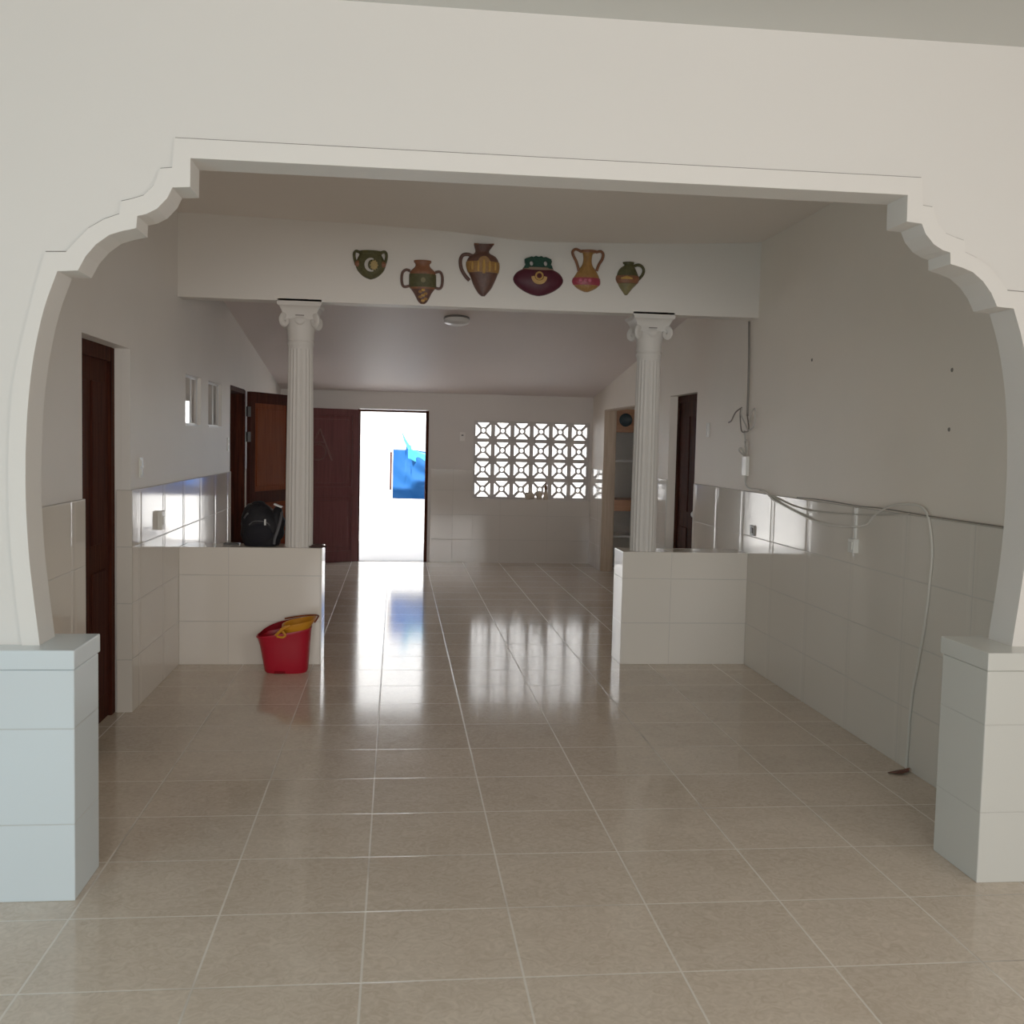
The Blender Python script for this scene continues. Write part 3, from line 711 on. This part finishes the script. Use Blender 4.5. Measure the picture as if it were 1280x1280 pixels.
# a plate with two eye holes: outer outline cut into three strips round the holes
def plate_with_holes(bm, outline, holes, hr, y0, y1):
    me = bmesh.new(); prism_xz(me, outline, y0, y1); 
    m2 = bpy.data.meshes.new('neck_tmp'); bmesh.ops.remove_doubles(me, verts=me.verts, dist=1e-6); bmesh.ops.recalc_face_normals(me, faces=me.faces); me.to_mesh(m2); me.free()
    o = bpy.data.objects.new('neck_tmp', m2); COL.objects.link(o); cut = []
    for x, z in holes:
        k = bmesh.new(); prism_xz(k, [(x+hr[0]*math.cos(2*PI*q/16), z+hr[1]*math.sin(2*PI*q/16)) for q in range(16)], y0-0.05, y1+0.05)
        bmesh.ops.recalc_face_normals(k, faces=k.faces); km = bpy.data.meshes.new('cut_tmp'); k.to_mesh(km); k.free()
        ko = bpy.data.objects.new('cut_tmp', km); COL.objects.link(ko); cut.append(ko)
        md = o.modifiers.new('b', 'BOOLEAN'); md.object = ko; md.operation = 'DIFFERENCE'; md.solver = 'EXACT'
    dg = bpy.context.evaluated_depsgraph_get(); ev = o.evaluated_get(dg); res = bpy.data.meshes.new_from_object(ev)
    bm.from_mesh(res)
    for q in cut + [o]: bpy.data.objects.remove(q, do_unlink=True)
    bpy.data.meshes.remove(res)
plate_with_holes(bm, NK, holes, (0.013, 0.017), YP-0.034, YP-0.001)
attach(finish('pot_neck', bm, M['dkgreen'], bevel=0.004), t)
bm = bmesh.new(); prism_xz(bm, [(0.975+0.055*math.cos(PI+PI*k/16), 2.768+0.052*math.sin(PI+PI*k/16)) for k in range(17)] + [(0.975+0.034*math.cos(-PI*k/12), 2.772+0.030*math.sin(-PI*k/12)) for k in range(13)], YP-0.062, YP-0.03)
attach(finish('gold_crescent', bm, M['gold'], bevel=0.002), t)
bm = bmesh.new(); tube(bm, [(0.975+0.024*math.cos(2*PI*k/20), YP-0.056, 2.776+0.024*math.sin(2*PI*k/20)) for k in range(21)], 0.006, 8, caps=False); attach(finish('gold_ring', bm, M['gold'], smooth=True), t)

# tall-necked vase with two handles
P5 = [(1.276,1.387,2.9735),(1.282,1.383,2.958),(1.29,1.361,2.9475),(1.294,1.355,2.911),(1.287,1.358,2.8765),(1.275,1.37,2.854),(1.258,1.387,2.831),(1.244,1.401,2.808),(1.23,1.411,2.7855),(1.22,1.417,2.7565),(1.227,1.413,2.7335),(1.247,1.393,2.711),(1.277,1.362,2.6935),(1.309,1.333,2.6815)]
t = pot('wall_pot', 'ochre vase wall pot with two tall looped handles and crimson band', (1.325, 2.82))
relief('pot_body', P5, M['ochre'], t, n=40)
relief('pot_rim', P5, M['terra'], t, 2.957, 2.975, 0.004, n=4)
relief('painted_band', P5, M['crimson'], t, 2.727, 2.778, 0.004)
handle('pot_handle', [(1.280,2.962),(1.237,2.978),(1.215,2.961),(1.219,2.935),(1.240,2.896),(1.254,2.857),(1.262,2.826)], 0.0105, M['terra'], t)
handle('pot_handle', [(1.381,2.962),(1.416,2.970),(1.434,2.950),(1.428,2.915),(1.404,2.874),(1.390,2.832)], 0.0105, M['terra'], t)
for dx in (-0.035, 0.0, 0.03):
    bm = bmesh.new(); bmesh.ops.create_icosphere(bm, subdivisions=2, radius=1)
    for v in bm.verts: v.co = Vector((1.305+dx+v.co.x*0.013, YP-0.053+v.co.y*0.007, 2.757+v.co.z*0.014))
    attach(finish('pink_flower', bm, M['pink'], smooth=True), t)

# small pitcher
P6 = [(1.582,1.659,2.9015),(1.588,1.656,2.8885),(1.591,1.657,2.8805),(1.569,1.668,2.866),(1.549,1.68,2.8425),(1.538,1.694,2.808),(1.535,1.698,2.7795),(1.548,1.684,2.751),(1.564,1.656,2.722),(1.586,1.633,2.693),(1.601,1.616,2.6705)]
t = pot('wall_pot', 'small olive pitcher wall pot with one handle and rust band', (1.617, 2.79))
relief('pot_body', P6, M['olive'], t, n=36)
relief('painted_band', P6, M['terra'], t, 2.752, 2.805, 0.004)
relief('painted_foot', P6, M['olive_lt'], t, 2.672, 2.748, 0.002)
relief('pot_rim', P6, M['olive'], t, 2.888, 2.903, 0.004, n=4)
handle('pot_handle', [(1.655,2.876),(1.692,2.886),(1.719,2.874),(1.731,2.847),(1.720,2.813),(1.690,2.780)], 0.011, M['olive'], t)
bm = bmesh.new(); tube(bm, [(1.56, YP-0.050, 2.782), (1.60, YP-0.062, 2.788), (1.64, YP-0.060, 2.782)], [0.006, 0.012, 0.006], 8); attach(finish('relief_motif', bm, M['gold'], smooth=True), t)

# ------------------------------------------------------------------ ceiling lamp (on the sloping ceiling)
ly = 9.62; lz = RZ(ly)
t = thing('ceiling_lamp', 'round white flush lamp on the sloping ceiling', 'ceiling lamp', (0.523, ly, lz)); t.rotation_euler = (-math.atan(0.1195), 0, 0)
bm = bmesh.new(); lathe(bm, [(0.118, 0.0), (0.120, -0.012), (0.116, -0.018)], n=40); finish('lamp_base', bm, M['lamp_rim'], t, smooth=True)
bm = bmesh.new(); lathe(bm, [(0.114, -0.016), (0.115, -0.035), (0.108, -0.05), (0.08, -0.062), (0.04, -0.067), (0.01, -0.068)], n=40); finish('lamp_shade', bm, M['lamp'], t, smooth=True)

# ------------------------------------------------------------------ black bag on the left low wall
TOPL = 0.828
t = thing('black_backpack', 'black backpack slumped against the left column on the low wall', 'bag', (-0.932, 7.565, TOPL+0.0005))
bm = bmesh.new(); rings = []; n = 28
prof = [(0.115, 0.085, 0.0, 0), (0.128, 0.093, 0.02, 0), (0.140, 0.098, 0.08, 0), (0.143, 0.098, 0.15, 0), (0.136, 0.092, 0.20, -0.004), (0.118, 0.080, 0.235, -0.012), (0.090, 0.066, 0.268, -0.026), (0.062, 0.048, 0.292, -0.034), (0.022, 0.018, 0.300, -0.036)]
for hx, hy, z, ox in prof:
    ring = []
    for k in range(n):
        a = 2*PI*k/n; c, s = math.cos(a), math.sin(a)
        x = math.copysign(abs(c)**0.75, c)*hx; y = math.copysign(abs(s)**0.75, s)*hy
        wr_ = 0.010*math.sin(5*a+z*40)+0.007*math.sin(9*a-z*60)+0.005*math.sin(3*a+z*90)
        ring.append(bm.verts.new((x*(1+wr_*3)+ox-0.02, y*(1+wr_*3), z+0.006*math.sin(3*a)*(z > 0.2))))
    rings.append(ring)
for a, c in zip(rings, rings[1:]):
    for k in range(n): bm.faces.new([a[k], a[(k+1) % n], c[(k+1) % n], c[k]])
bm.faces.new(rings[0][::-1]); bm.faces.new(rings[-1]); finish('bag_body', bm, M['bag'], t, smooth=True)
# shoulder part bulging up on the column side
bm = bmesh.new(); bmesh.ops.create_uvsphere(bm, u_segments=24, v_segments=14, radius=1)
for v in bm.verts:
    x, y, z = v.co; v.co = Vector((0.088+x*0.056+0.006*math.sin(9*z), 0.0+y*0.075, 0.150+z*0.135))
finish('side_pocket', bm, M['bag'], t, smooth=True)
bm = bmesh.new(); bmesh.ops.create_uvsphere(bm, u_segments=24, v_segments=12, radius=1)
for v in bm.verts:
    x, y, z = v.co; v.co = Vector((-0.025+x*0.098, -0.072+y*0.040, max(0.004, 0.095+z*0.088)))
fp = finish('front_pocket', bm, M['bag_mesh'], t, smooth=True)
bm = bmesh.new(); tube(bm, spline([(-0.115, -0.075, 0.13), (-0.07, -0.102, 0.175), (-0.02, -0.108, 0.183), (0.03, -0.100, 0.172), (0.062, -0.078, 0.135)], 5), 0.004, 8); finish('zipper', bm, M['bag_trim'], fp, smooth=True)
bm = bmesh.new(); box(bm, 0.014, 0.026, -0.122, -0.114, 0.155, 0.198); finish('zip_tag', bm, M['tag'], t, bevel=0.003)
bm = bmesh.new(); tube(bm, spline([(0.128, -0.050, 0.245), (0.122, -0.080, 0.19), (0.105, -0.095, 0.12), (0.085, -0.100, 0.06), (0.080, -0.098, 0.02)], 6), 0.010, 8, flat=(1, 0.35)); finish('shoulder_strap', bm, M['bag_trim'], t, smooth=True)
bm = bmesh.new(); tube(bm, spline([(-0.085, 0.0, 0.275), (-0.075, 0.0, 0.302), (-0.04, 0.0, 0.312), (-0.005, 0.0, 0.305), (0.008, 0.0, 0.28)], 6), 0.008, 8); finish('carry_handle', bm, M['bag'], t, smooth=True)
bm = bmesh.new(); box(bm, -0.03, 0.03, -0.03, 0.03, -0.006, 0.006, mtx=Matrix.Translation((0.098, -0.02, 0.289)) @ Matrix.Rotation(math.radians(22), 4, 'Y')); finish('pale_buckle', bm, M['tag'], t, bevel=0.004)
bm = bmesh.new(); tube(bm, spline([(-0.13, -0.07, 0.20), (-0.112, -0.088, 0.225), (-0.10, -0.085, 0.235)], 4), 0.006, 8); finish('side_loop', bm, M['bag_trim'], t, smooth=True)

# crumpled dark cloth at the foot of the left column, flat dark case by the wall
bm = bmesh.new(); bmesh.ops.create_icosphere(bm, subdivisions=3, radius=1)
for v in bm.verts:
    x, y, z = v.co; f = 1+0.22*math.sin(6*x+2)*math.cos(5*y)
    v.co = Vector((x*0.055*f, y*0.035*f, max(0.0, z)*0.024*f + 0.001))
o = finish('crumpled_cloth', bm, M['rag'], smooth=True); o.location = (-0.548, 7.475, TOPL+0.0005); tag(o, 'small crumpled dark brown cloth beside the left column foot', 'cloth')
bm = bmesh.new(); box(bm, -0.055, 0.055, -0.03, 0.03, 0, 0.012)
o = finish('flat_case', bm, M['black_hole'], bevel=0.004); o.location = (-1.165, 7.62, TOPL+0.0005); tag(o, 'flat black case on the low wall left of the backpack', 'case')

# ------------------------------------------------------------------ red mop bucket
t = thing('mop_bucket', 'red plastic mop bucket with orange wringer on the floor', 'bucket', (-0.728, 7.215, 0.0008))
def brings(specs, n=36, ex=0.65):
    R = []
    for x0, x1, hy, zl, zr in specs:
        ring = []
        for k in range(n):
            a = 2*PI*k/n; c, s = math.cos(a), math.sin(a)
            x = (x0+x1)/2 + math.copysign(abs(c)**ex, c)*(x1-x0)/2; y = math.copysign(abs(s)**ex, s)*hy
            u = (x-x0)/(x1-x0); ring.append((x, y, zl+(zr-zl)*u))
        R.append(ring)
    return R
outer = brings([(-0.140, 0.135, 0.095, 0.0, 0.0), (-0.150, 0.142, 0.102, 0.012, 0.012), (-0.165, 0.150, 0.115, 0.10, 0.11), (-0.180, 0.157, 0.125, 0.18, 0.22), (-0.197, 0.162, 0.130, 0.232, 0.292), (-0.208, 0.166, 0.133, 0.243, 0.303), (-0.206, 0.164, 0.131, 0.250, 0.310)])
inner_ = brings([(-0.196, 0.156, 0.124, 0.246, 0.306), (-0.165, 0.145, 0.110, 0.12, 0.12), (-0.135, 0.130, 0.09, 0.02, 0.02)])
bm = bmesh.new(); V = [[bm.verts.new(p) for p in r] for r in outer + inner_]; n = 36
for a, c in zip(V, V[1:]):
    for k in range(n): bm.faces.new([a[k], a[(k+1) % n], c[(k+1) % n], c[k]])
bm.faces.new(V[0][::-1]); bm.faces.new(V[-1]); finish('bucket_body', bm, M['bucket'], t, smooth=True)
# back lip rising behind the wringer
bm = bmesh.new()
pts = [(-0.198, 0.0, 0.252), (-0.16, 0.098, 0.280), (-0.09, 0.126, 0.312), (0.0, 0.132, 0.335), (0.08, 0.130, 0.350)]
low = [(-0.198, 0.0, 0.240), (-0.16, 0.098, 0.246), (-0.09, 0.126, 0.26), (0.0, 0.132, 0.275), (0.08, 0.130, 0.29)]
A = spline(pts, 5); B = spline(low, 5); va = [bm.verts.new(p) for p in A]; vb = [bm.verts.new(p) for p in B]
vc = [bm.verts.new(p*0.985) for p in A]; vd = [bm.verts.new((p.x*0.985, p.y*0.985, p.z)) for p in B]
for i in range(len(A)-1):
    bm.faces.new([va[i], va[i+1], vb[i+1], vb[i]]); bm.faces.new([vd[i], vd[i+1], vc[i+1], vc[i]]); bm.faces.new([vc[i], vc[i+1], va[i+1], va[i]])
finish('bucket_lip', bm, M['bucket_in'], t, smooth=True)
# wringer: tapered basket with rim and two ears
bm = bmesh.new()
specs = brings([(0.010, 0.140, 0.085, 0.235, 0.25), (-0.022, 0.156, 0.118, 0.282, 0.310), (-0.038, 0.172, 0.132, 0.300, 0.330), (-0.035, 0.196, 0.132, 0.325, 0.372), (-0.025, 0.186, 0.122, 0.325, 0.368), (0.000, 0.140, 0.085, 0.26, 0.28)], ex=0.75)
V = [[bm.verts.new(p) for p in r] for r in specs]
for a, c in zip(V, V[1:]):
    for k in range(n): bm.faces.new([a[k], a[(k+1) % n], c[(k+1) % n], c[k]])
bm.faces.new(V[0][::-1]); bm.faces.new(V[-1]); wq = finish('wringer', bm, M['wringer'], t, smooth=True)
bm = bmesh.new(); tube(bm, spline([(-0.070, -0.118, 0.262), (-0.045, -0.132, 0.288), (-0.015, -0.134, 0.318), (0.03, -0.130, 0.336)], 5), [0.010]*16, 10); finish('wringer_lug', bm, M['wringer'], wq, smooth=True)
bm = bmesh.new(); tube(bm, spline([(-0.055, -0.128, 0.262), (-0.020, -0.138, 0.258), (0.0, -0.136, 0.272), (-0.02, -0.134, 0.30)], 5), 0.008, 10); finish('wringer_lug', bm, M['wringer'], wq, smooth=True)
bm = bmesh.new(); tube(bm, spline([(-0.03, 0.10, 0.345), (0.08, 0.11, 0.362), (0.17, 0.06, 0.378), (0.208, 0.0, 0.383), (0.204, -0.05, 0.372), (0.19, -0.08, 0.352)], 6), 0.006, 8); finish('carry_handle', bm, M['wood_red'], t, smooth=True)
bm = bmesh.new(); box(bm, -0.075, 0.0, -0.112, -0.10, 0.004, 0.018); finish('bucket_foot', bm, M['bucket_in'], t, bevel=0.004)

# dry scrap on the floor by the right wall
bm = bmesh.new()
pts = [(-0.06, 0.0, 0.004), (-0.035, -0.028, 0.012), (0.0, -0.034, 0.010), (0.04, -0.022, 0.016), (0.058, 0.006, 0.024), (0.03, 0.024, 0.010), (-0.02, 0.020, 0.004)]
lo = [bm.verts.new(p) for p in pts]; hi = [bm.verts.new((x, y, z+0.004)) for x, y, z in pts]
bm.faces.new(hi); bm.faces.new(lo[::-1])
for k in range(7): bm.faces.new([lo[k], lo[(k+1) % 7], hi[(k+1) % 7], hi[k]])
bmesh.ops.translate(bm, verts=bm.verts, vec=(0, 0, -0.003))
o = finish('dry_leaf', bm, M['scrap']); o.location = (2.515, 4.868, 0.0); tag(o, 'curled red-brown scrap on the floor by the right wall', 'scrap')

# ------------------------------------------------------------------ switches, sockets, cables
def plate_on_wall(name, label, cat, side, y, z, w, h, mats, rockers, depth=0.010, x=None):
    """side: 'L' on the left wall (faces +x), 'R' right wall (faces -x), 'B' far wall (faces -y)"""
    if side == 'L': loc = (XL, y, z); rot = PI/2
    elif side == 'R': loc = (XR, y, z); rot = -PI/2
    else: loc = (x, y, z); rot = 0
    r = thing(name, label, cat, loc); r.rotation_euler = (0, 0, rot)
    off = TP if (side in 'LR' and z < WTOP) else 0
    # local: plate faces -y
    bm = bmesh.new(); box(bm, -w/2, w/2, -depth-off, -off-0.0004, -h/2, h/2); finish('cover_plate', bm, mats[0], r, bevel=0.003)
    for (cx, cz, rw, rh, nm) in rockers:
        bm = bmesh.new(); box(bm, cx-rw/2, cx+rw/2, -depth-off-0.005, -depth-off+0.001, cz-rh/2, cz+rh/2); finish(nm, bm, mats[1], r, bevel=0.002)
    return r
W2 = [(0, 0.024, 0.030, 0.034, 'rocker'), (0, -0.024, 0.030, 0.034, 'rocker')]
plate_on_wall('light_switch', 'white double light switch between the near left door and columns', 'light switch', 'L', 6.37, 1.405, 0.075, 0.118, (M['plastic_old'], M['plastic']), W2)
plate_on_wall('light_switch', 'white light switch beside the left rear doorway', 'light switch', 'L', 9.56, 1.53, 0.075, 0.118, (M['plastic_old'], M['plastic']), W2)
plate_on_wall('light_switch', 'white double light switch beside the right dark door', 'light switch', 'R', 8.55, 1.745, 0.075, 0.118, (M['plastic_old'], M['plastic']), W2)
plate_on_wall('light_switch', 'small white switch between the far doorway and breeze blocks', 'light switch', 'B', YB, 1.665, 0.07, 0.115, (M['paint_dim'], M['black_hole']), [(0, 0.02, 0.028, 0.018, 'rocker')], x=0.855)
r = plate_on_wall('wall_socket', 'oval white socket on the left wall tiles', 'socket', 'L', 6.80, 1.06, 0.085, 0.118, (M['plastic_old'], M['plastic_old']), [(0, 0, 0.05, 0.05, 'socket_insert')], depth=0.03)
plate_on_wall('wall_socket', 'grey square socket with dark insert on the right wall tiles', 'socket', 'R', 7.33, 1.005, 0.095, 0.075, (M['plastic_grey'], M['black_hole']), [(0.005, 0, 0.035, 0.04, 'socket_insert')])
s = plate_on_wall('wall_socket', 'white surface socket under a thin conduit on the right wall', 'socket', 'R', 5.62, 1.065, 0.075, 0.078, (M['plastic'], M['plastic_old']), [(0, 0, 0.045, 0.045, 'socket_insert')], depth=0.032)
bm = bmesh.new(); box(bm, -0.010, 0.010, -TP-0.012, -TP-0.0004, 0.039, 0.214); finish('conduit', bm, M['plastic'], s, bevel=0.002)

def cable(name, label, pts, r, mat, sub=6, cat='cable'):
    o = bmesh.new(); tube(o, spline(pts, sub), r, 8)
    o = finish(name, o, mat, smooth=True); tag(o, label, cat); return o
xw = XR-0.008; xt = XR-TP-0.009
cable('drop_cable', 'thin grey cable running down from the beam on the right wall', [(xw,7.60,2.54),(xw,7.575,2.3),(xw,7.565,2.10),(xw,7.56,1.84)], 0.0085, M['cable_dark'])
t = thing('loose_wires', 'tangle of bare brown wire ends on the right wall', 'wires', (XR-0.01, 7.5, 1.83))
for pts in ([(XR-.012,7.555,1.85),(XR-.025,7.47,1.74),(XR-.02,7.56,1.72),(XR-.03,7.62,1.735),(XR-.03,7.66,1.86),(XR-.02,7.66,1.905)],
            [(XR-.02,7.66,1.905),(XR-.04,7.74,1.87),(XR-.05,7.80,1.81),(XR-.05,7.87,1.795)],
            [(XR-.02,7.66,1.90),(XR-.04,7.60,1.84),(XR-.03,7.50,1.75),(XR-.02,7.50,1.725)],
            [(XR-.02,7.50,1.73),(XR-.04,7.33,1.75),(XR-.05,7.27,1.82),(XR-.045,7.30,1.885),(XR-.03,7.40,1.86),(XR-.02,7.48,1.79)],
            [(XR-.015,7.60,1.73),(XR-.012,7.575,1.66),(XR-.012,7.575,1.605)]):
    bm = bmesh.new(); tube(bm, spline(pts, 6), 0.0055, 7); attach(finish('wire', bm, M['wire_brown'] if pts[-1][1] > 7.6 else M['cable_grey'], smooth=True), t)
t = thing('cable_joint', 'pale plastic cable joint wrapped with wires on the right wall', 'cable joint', (XR-0.012, 7.545, 1.48))
bm = bmesh.new(); box(bm, -0.016, 0.010, -0.055, 0.045, -0.085, 0.060); finish('joint_box', bm, M['plastic'], t, bevel=0.006)
for pts in ([(0,0.03,0.06),(-.02,0.10,0.10),(-.02,0.06,0.12),(0,0.02,0.07)], [(0,-.02,.06),(-.02,-.08,.10),(-.02,-.07,.17),(-.01,0.0,.175),(0,.02,.14),(0,0.0,.06)], [(0,-.03,-.08),(-.01,-.05,-.11),(-.01,-.04,-.13)]):
    bm = bmesh.new(); tube(bm, spline(pts, 6), 0.007, 7); finish('wire', bm, M['cable_grey'], t, smooth=True)
cable('long_cable', 'thin white cable looping along the top edge of the tiles', [(xw,7.56,1.40),(xw,7.54,1.335),(xw,7.46,1.305),(xw,7.25,1.305),(xw-.012,7.08,1.298),(xt,6.92,1.255),(xt,6.5,1.195),(xt-.005,6.1,1.158),(xt-.005,5.75,1.163),(xt,5.5,1.19),(xt,5.40,1.245),(xw-.012,5.28,1.295),(xw-.012,5.15,1.325),(xw-.01,5.0,1.337),(xw-.01,4.90,1.333),(xw-.012,4.83,1.30),(xt,4.79,1.235),(xt,4.762,1.12),(xt,4.768,1.0),(xt,4.785,0.84),(xt,4.815,0.68),(xt,4.855,0.52),(xt,4.888,0.385),(xt,4.905,0.2),(xt,4.909,0.05),(xt-0.004,4.905,0.012)], 0.0065, M['cable'])
cable('upper_cable', 'grey cable lying along the tile ledge above the socket', [(xw-.012,7.20,1.303),(xt,6.9,1.27),(xt,6.55,1.232),(xt,6.2,1.222),(xt,5.7,1.238),(xt,5.3,1.262),(xw-.012,5.0,1.29)], 0.0045, M['cable_grey'])
cable('ledge_cable', 'thin cable following the dark tile ledge toward the arch', [(xw-.012,6.5,1.290),(xw-.012,6.1,1.296),(xw-.012,5.6,1.291),(xw-.012,5.3,1.296),(xw-.012,4.8,1.291),(xw-.012,4.3,1.290),(xw-.012,3.95,1.290)], 0.0035, M['cable_dark'])  # added tube that draws the dark crack line at the tile top

# ------------------------------------------------------------------ kitchen cupboard seen through the right opening
t = thing('kitchen_cupboard', 'wooden open-shelved cupboard seen through the right rear opening', 'cupboard', (3.25, 13.12, 0))
bx = lambda nm, b, m, bev=0.003: finish(nm, (lambda q: (box(q, *b), q)[1])(bmesh.new()), m, t, bevel=bev)
bx('side_panel', (-0.505, -0.475, 0, 0.55, 0, 2.06), M['wood_tan']); bx('side_panel', (0.50, 0.53, 0, 0.55, 0, 2.06), M['wood_tan'])
bx('back_panel', (-0.475, 0.50, 0.53, 0.55, 0.0, 2.06), M['cup_in'])
bx('header_board', (-0.475, 0.50, 0.0, 0.02, 1.765, 2.06), M['wood_orange'])
bx('worktop', (-0.475, 0.50, -0.012, 0.53, 0.76, 0.905), M['wood_orange'])
for z in (1.40, 0.43): bx('shelf', (-0.475, 0.50, 0.005, 0.53, z-0.012, z+0.012), M['white_board'])
bx('shelf_backing', (-0.475, 0.50, 0.50, 0.528, 1.27, 1.388), M['cup_in'])
pl = bmesh.new(); lathe(pl, [(0.012, 0.0), (0.055, -0.003), (0.076, -0.012), (0.084, -0.020), (0.085, -0.016), (0.076, -0.003), (0.05, 0.004), (0.012, 0.006)], n=36, axis='y')
o = finish('round_plate', pl, M['plate'], smooth=True); o.location = (2.888, 13.112, 1.922); tag(o, 'dark round plate hung on the cupboard header board', 'plate')

# ------------------------------------------------------------------ yard beyond the far wall
bm = bmesh.new(); box(bm, -12, 14, 14.0, 17.6, -0.14, -0.02); structure(finish('ground_yard', bm, M['ground']), 'sunlit white concrete yard', 'ground')
bm = bmesh.new(); box(bm, -12, 14, 17.0, 17.2, -0.02, 3.2); structure(finish('wall_yard', bm, M['yard']), 'sunlit white yard wall', 'wall')
bm = bmesh.new(); box(bm, -0.512, 0.412, YB, 14.02, -0.01, 0.004); structure(finish('trim_3', bm, M['ground']), 'pale doorstep of the far doorway', 'doorstep')
def sheet(name, f, nu, nv, mat, th=0.006):
    bm = bmesh.new(); g = [[bm.verts.new(f(i/nu, j/nv)) for j in range(nv+1)] for i in range(nu+1)]
    for i in range(nu):
        for j in range(nv): bm.faces.new([g[i][j], g[i+1][j], g[i+1][j+1], g[i][j+1]])
    o = finish(name, bm, mat, smooth=True); md = o.modifiers.new('thick', 'SOLIDIFY'); md.thickness = th; return o
def tarp_f(u, v):
    x = -0.06 + u*0.95
    top = 1.46 + (0.07 if 0.2 < u < 0.3 else 0) - 0.10*max(0, u-0.3) ; bot = 0.71
    z = bot+(top-bot)*v
    c = math.hypot((u-0.72)*1.3, (v-1.35)*1.0)
    y = 16.0 + 0.05*math.sin(c*16)*(0.3+0.7*u) + 0.05*math.cos(u*5)
    return (x, y, z)
t = thing('blue_tarp', 'blue tarp hanging in the yard beyond the far doorway', 'tarp', (0.6, 16.0, 0.71))
attach(sheet('tarp_sheet', tarp_f, 70, 30, M['tarp']), t)
attach(sheet('tarp_fold', lambda u, v: (0.17+u*0.72, 15.93+0.04*math.sin(u*7)-0.02*v, 1.33-0.10*math.sin(PI*min(1, u*1.1))+v*(0.16+0.05*u)), 30, 8, M['tarp_lt']), t)
bm = bmesh.new(); tube(bm, [(0.20, 15.97, 1.47), (0.12, 15.97, 1.60), (0.07, 15.97, 1.73)], [0.03, 0.02, 0.006], 8, flat=(1, 0.3)); attach(finish('tarp_corner', bm, M['tarp_lt'], smooth=True), t)
bm = bmesh.new(); tube(bm, [(0.86, 16.09, -0.02), (0.86, 16.09, 1.5)], 0.03, 10); tube(bm, [(0.86, 16.06, 1.40), (0.5, 16.0, 1.40)], 0.008, 8); attach(finish('tarp_pole', bm, M['alu'], smooth=True), t)
attach(boxobj('tarp_edge_board', (-0.105, -0.072, 16.04, 16.07, 0.84, 1.42), M['wood_redd'], bevel=0.003), t)

# ------------------------------------------------------------------ light
def area(name, loc, rot, sx, sy, power, col, spread=180):
    l = bpy.data.lights.new(name, 'AREA'); l.shape = 'RECTANGLE'; l.size = sx; l.size_y = sy; l.energy = power; l.color = col
    o = bpy.data.objects.new(name, l); COL.objects.link(o); o.location = loc; o.rotation_euler = rot; l.spread = math.radians(spread); return o
area('front_left_daylight', (-2.65, 0.9, 0.9), (PI/2, 0, -PI/2+0.75), 1.8, 1.3, 36, (0.50, 0.86, 1.0))
area('front_right_daylight', (3.7, 0.2, 1.4), (PI/2, 0, PI/2-0.25), 2.4, 2.0, 88, (1.0, 0.94, 0.86))
area('front_back_daylight', (0.5, -6.3, 1.95), (PI/2+0.03, 0, 0), 4.4, 2.0, 60, (1.0, 0.95, 0.895), 75)
sun = bpy.data.lights.new('sun', 'SUN'); sun.energy = 24; sun.angle = math.radians(1); sun.color = (1.0, 0.97, 0.92)
so = bpy.data.objects.new('sun', sun); COL.objects.link(so)
so.rotation_euler = Vector((0.45, 0.55, -0.75)).to_track_quat('-Z', 'Y').to_euler()
W = bpy.data.worlds.new('sky'); S.world = W; W.use_nodes = True
bg = W.node_tree.nodes['Background']; sk = W.node_tree.nodes.new('ShaderNodeTexSky'); sk.sky_type = 'NISHITA'; sk.sun_disc = False
sk.sun_elevation = math.radians(48); sk.sun_rotation = math.radians(215); W.node_tree.links.new(sk.outputs[0], bg.inputs[0]); bg.inputs[1].default_value = 0.28

# ------------------------------------------------------------------ camera
f, yaw, pitch, roll = 1305.0, 0.11085, 0.06614, 0.02283
fw = Vector((math.sin(yaw)*math.cos(pitch), math.cos(yaw)*math.cos(pitch), -math.sin(pitch)))
rt = Vector((math.cos(yaw), -math.sin(yaw), 0)); up = rt.cross(fw)
r2 = math.cos(roll)*rt + math.sin(roll)*up; u2 = -math.sin(roll)*rt + math.cos(roll)*up
cam = bpy.data.cameras.new('camera'); cam.sensor_width = 36; cam.lens = f/1280*36; cam.clip_end = 200
co = bpy.data.objects.new('camera', cam); COL.objects.link(co)
mw = Matrix(((r2.x, u2.x, -fw.x, 0), (r2.y, u2.y, -fw.y, 0), (r2.z, u2.z, -fw.z, 1.6), (0, 0, 0, 1)))
co.matrix_world = mw
S.camera = co

S.view_settings.view_transform = 'Standard'
S.view_settings.exposure = -0.37
S.view_settings.gamma = 1.35
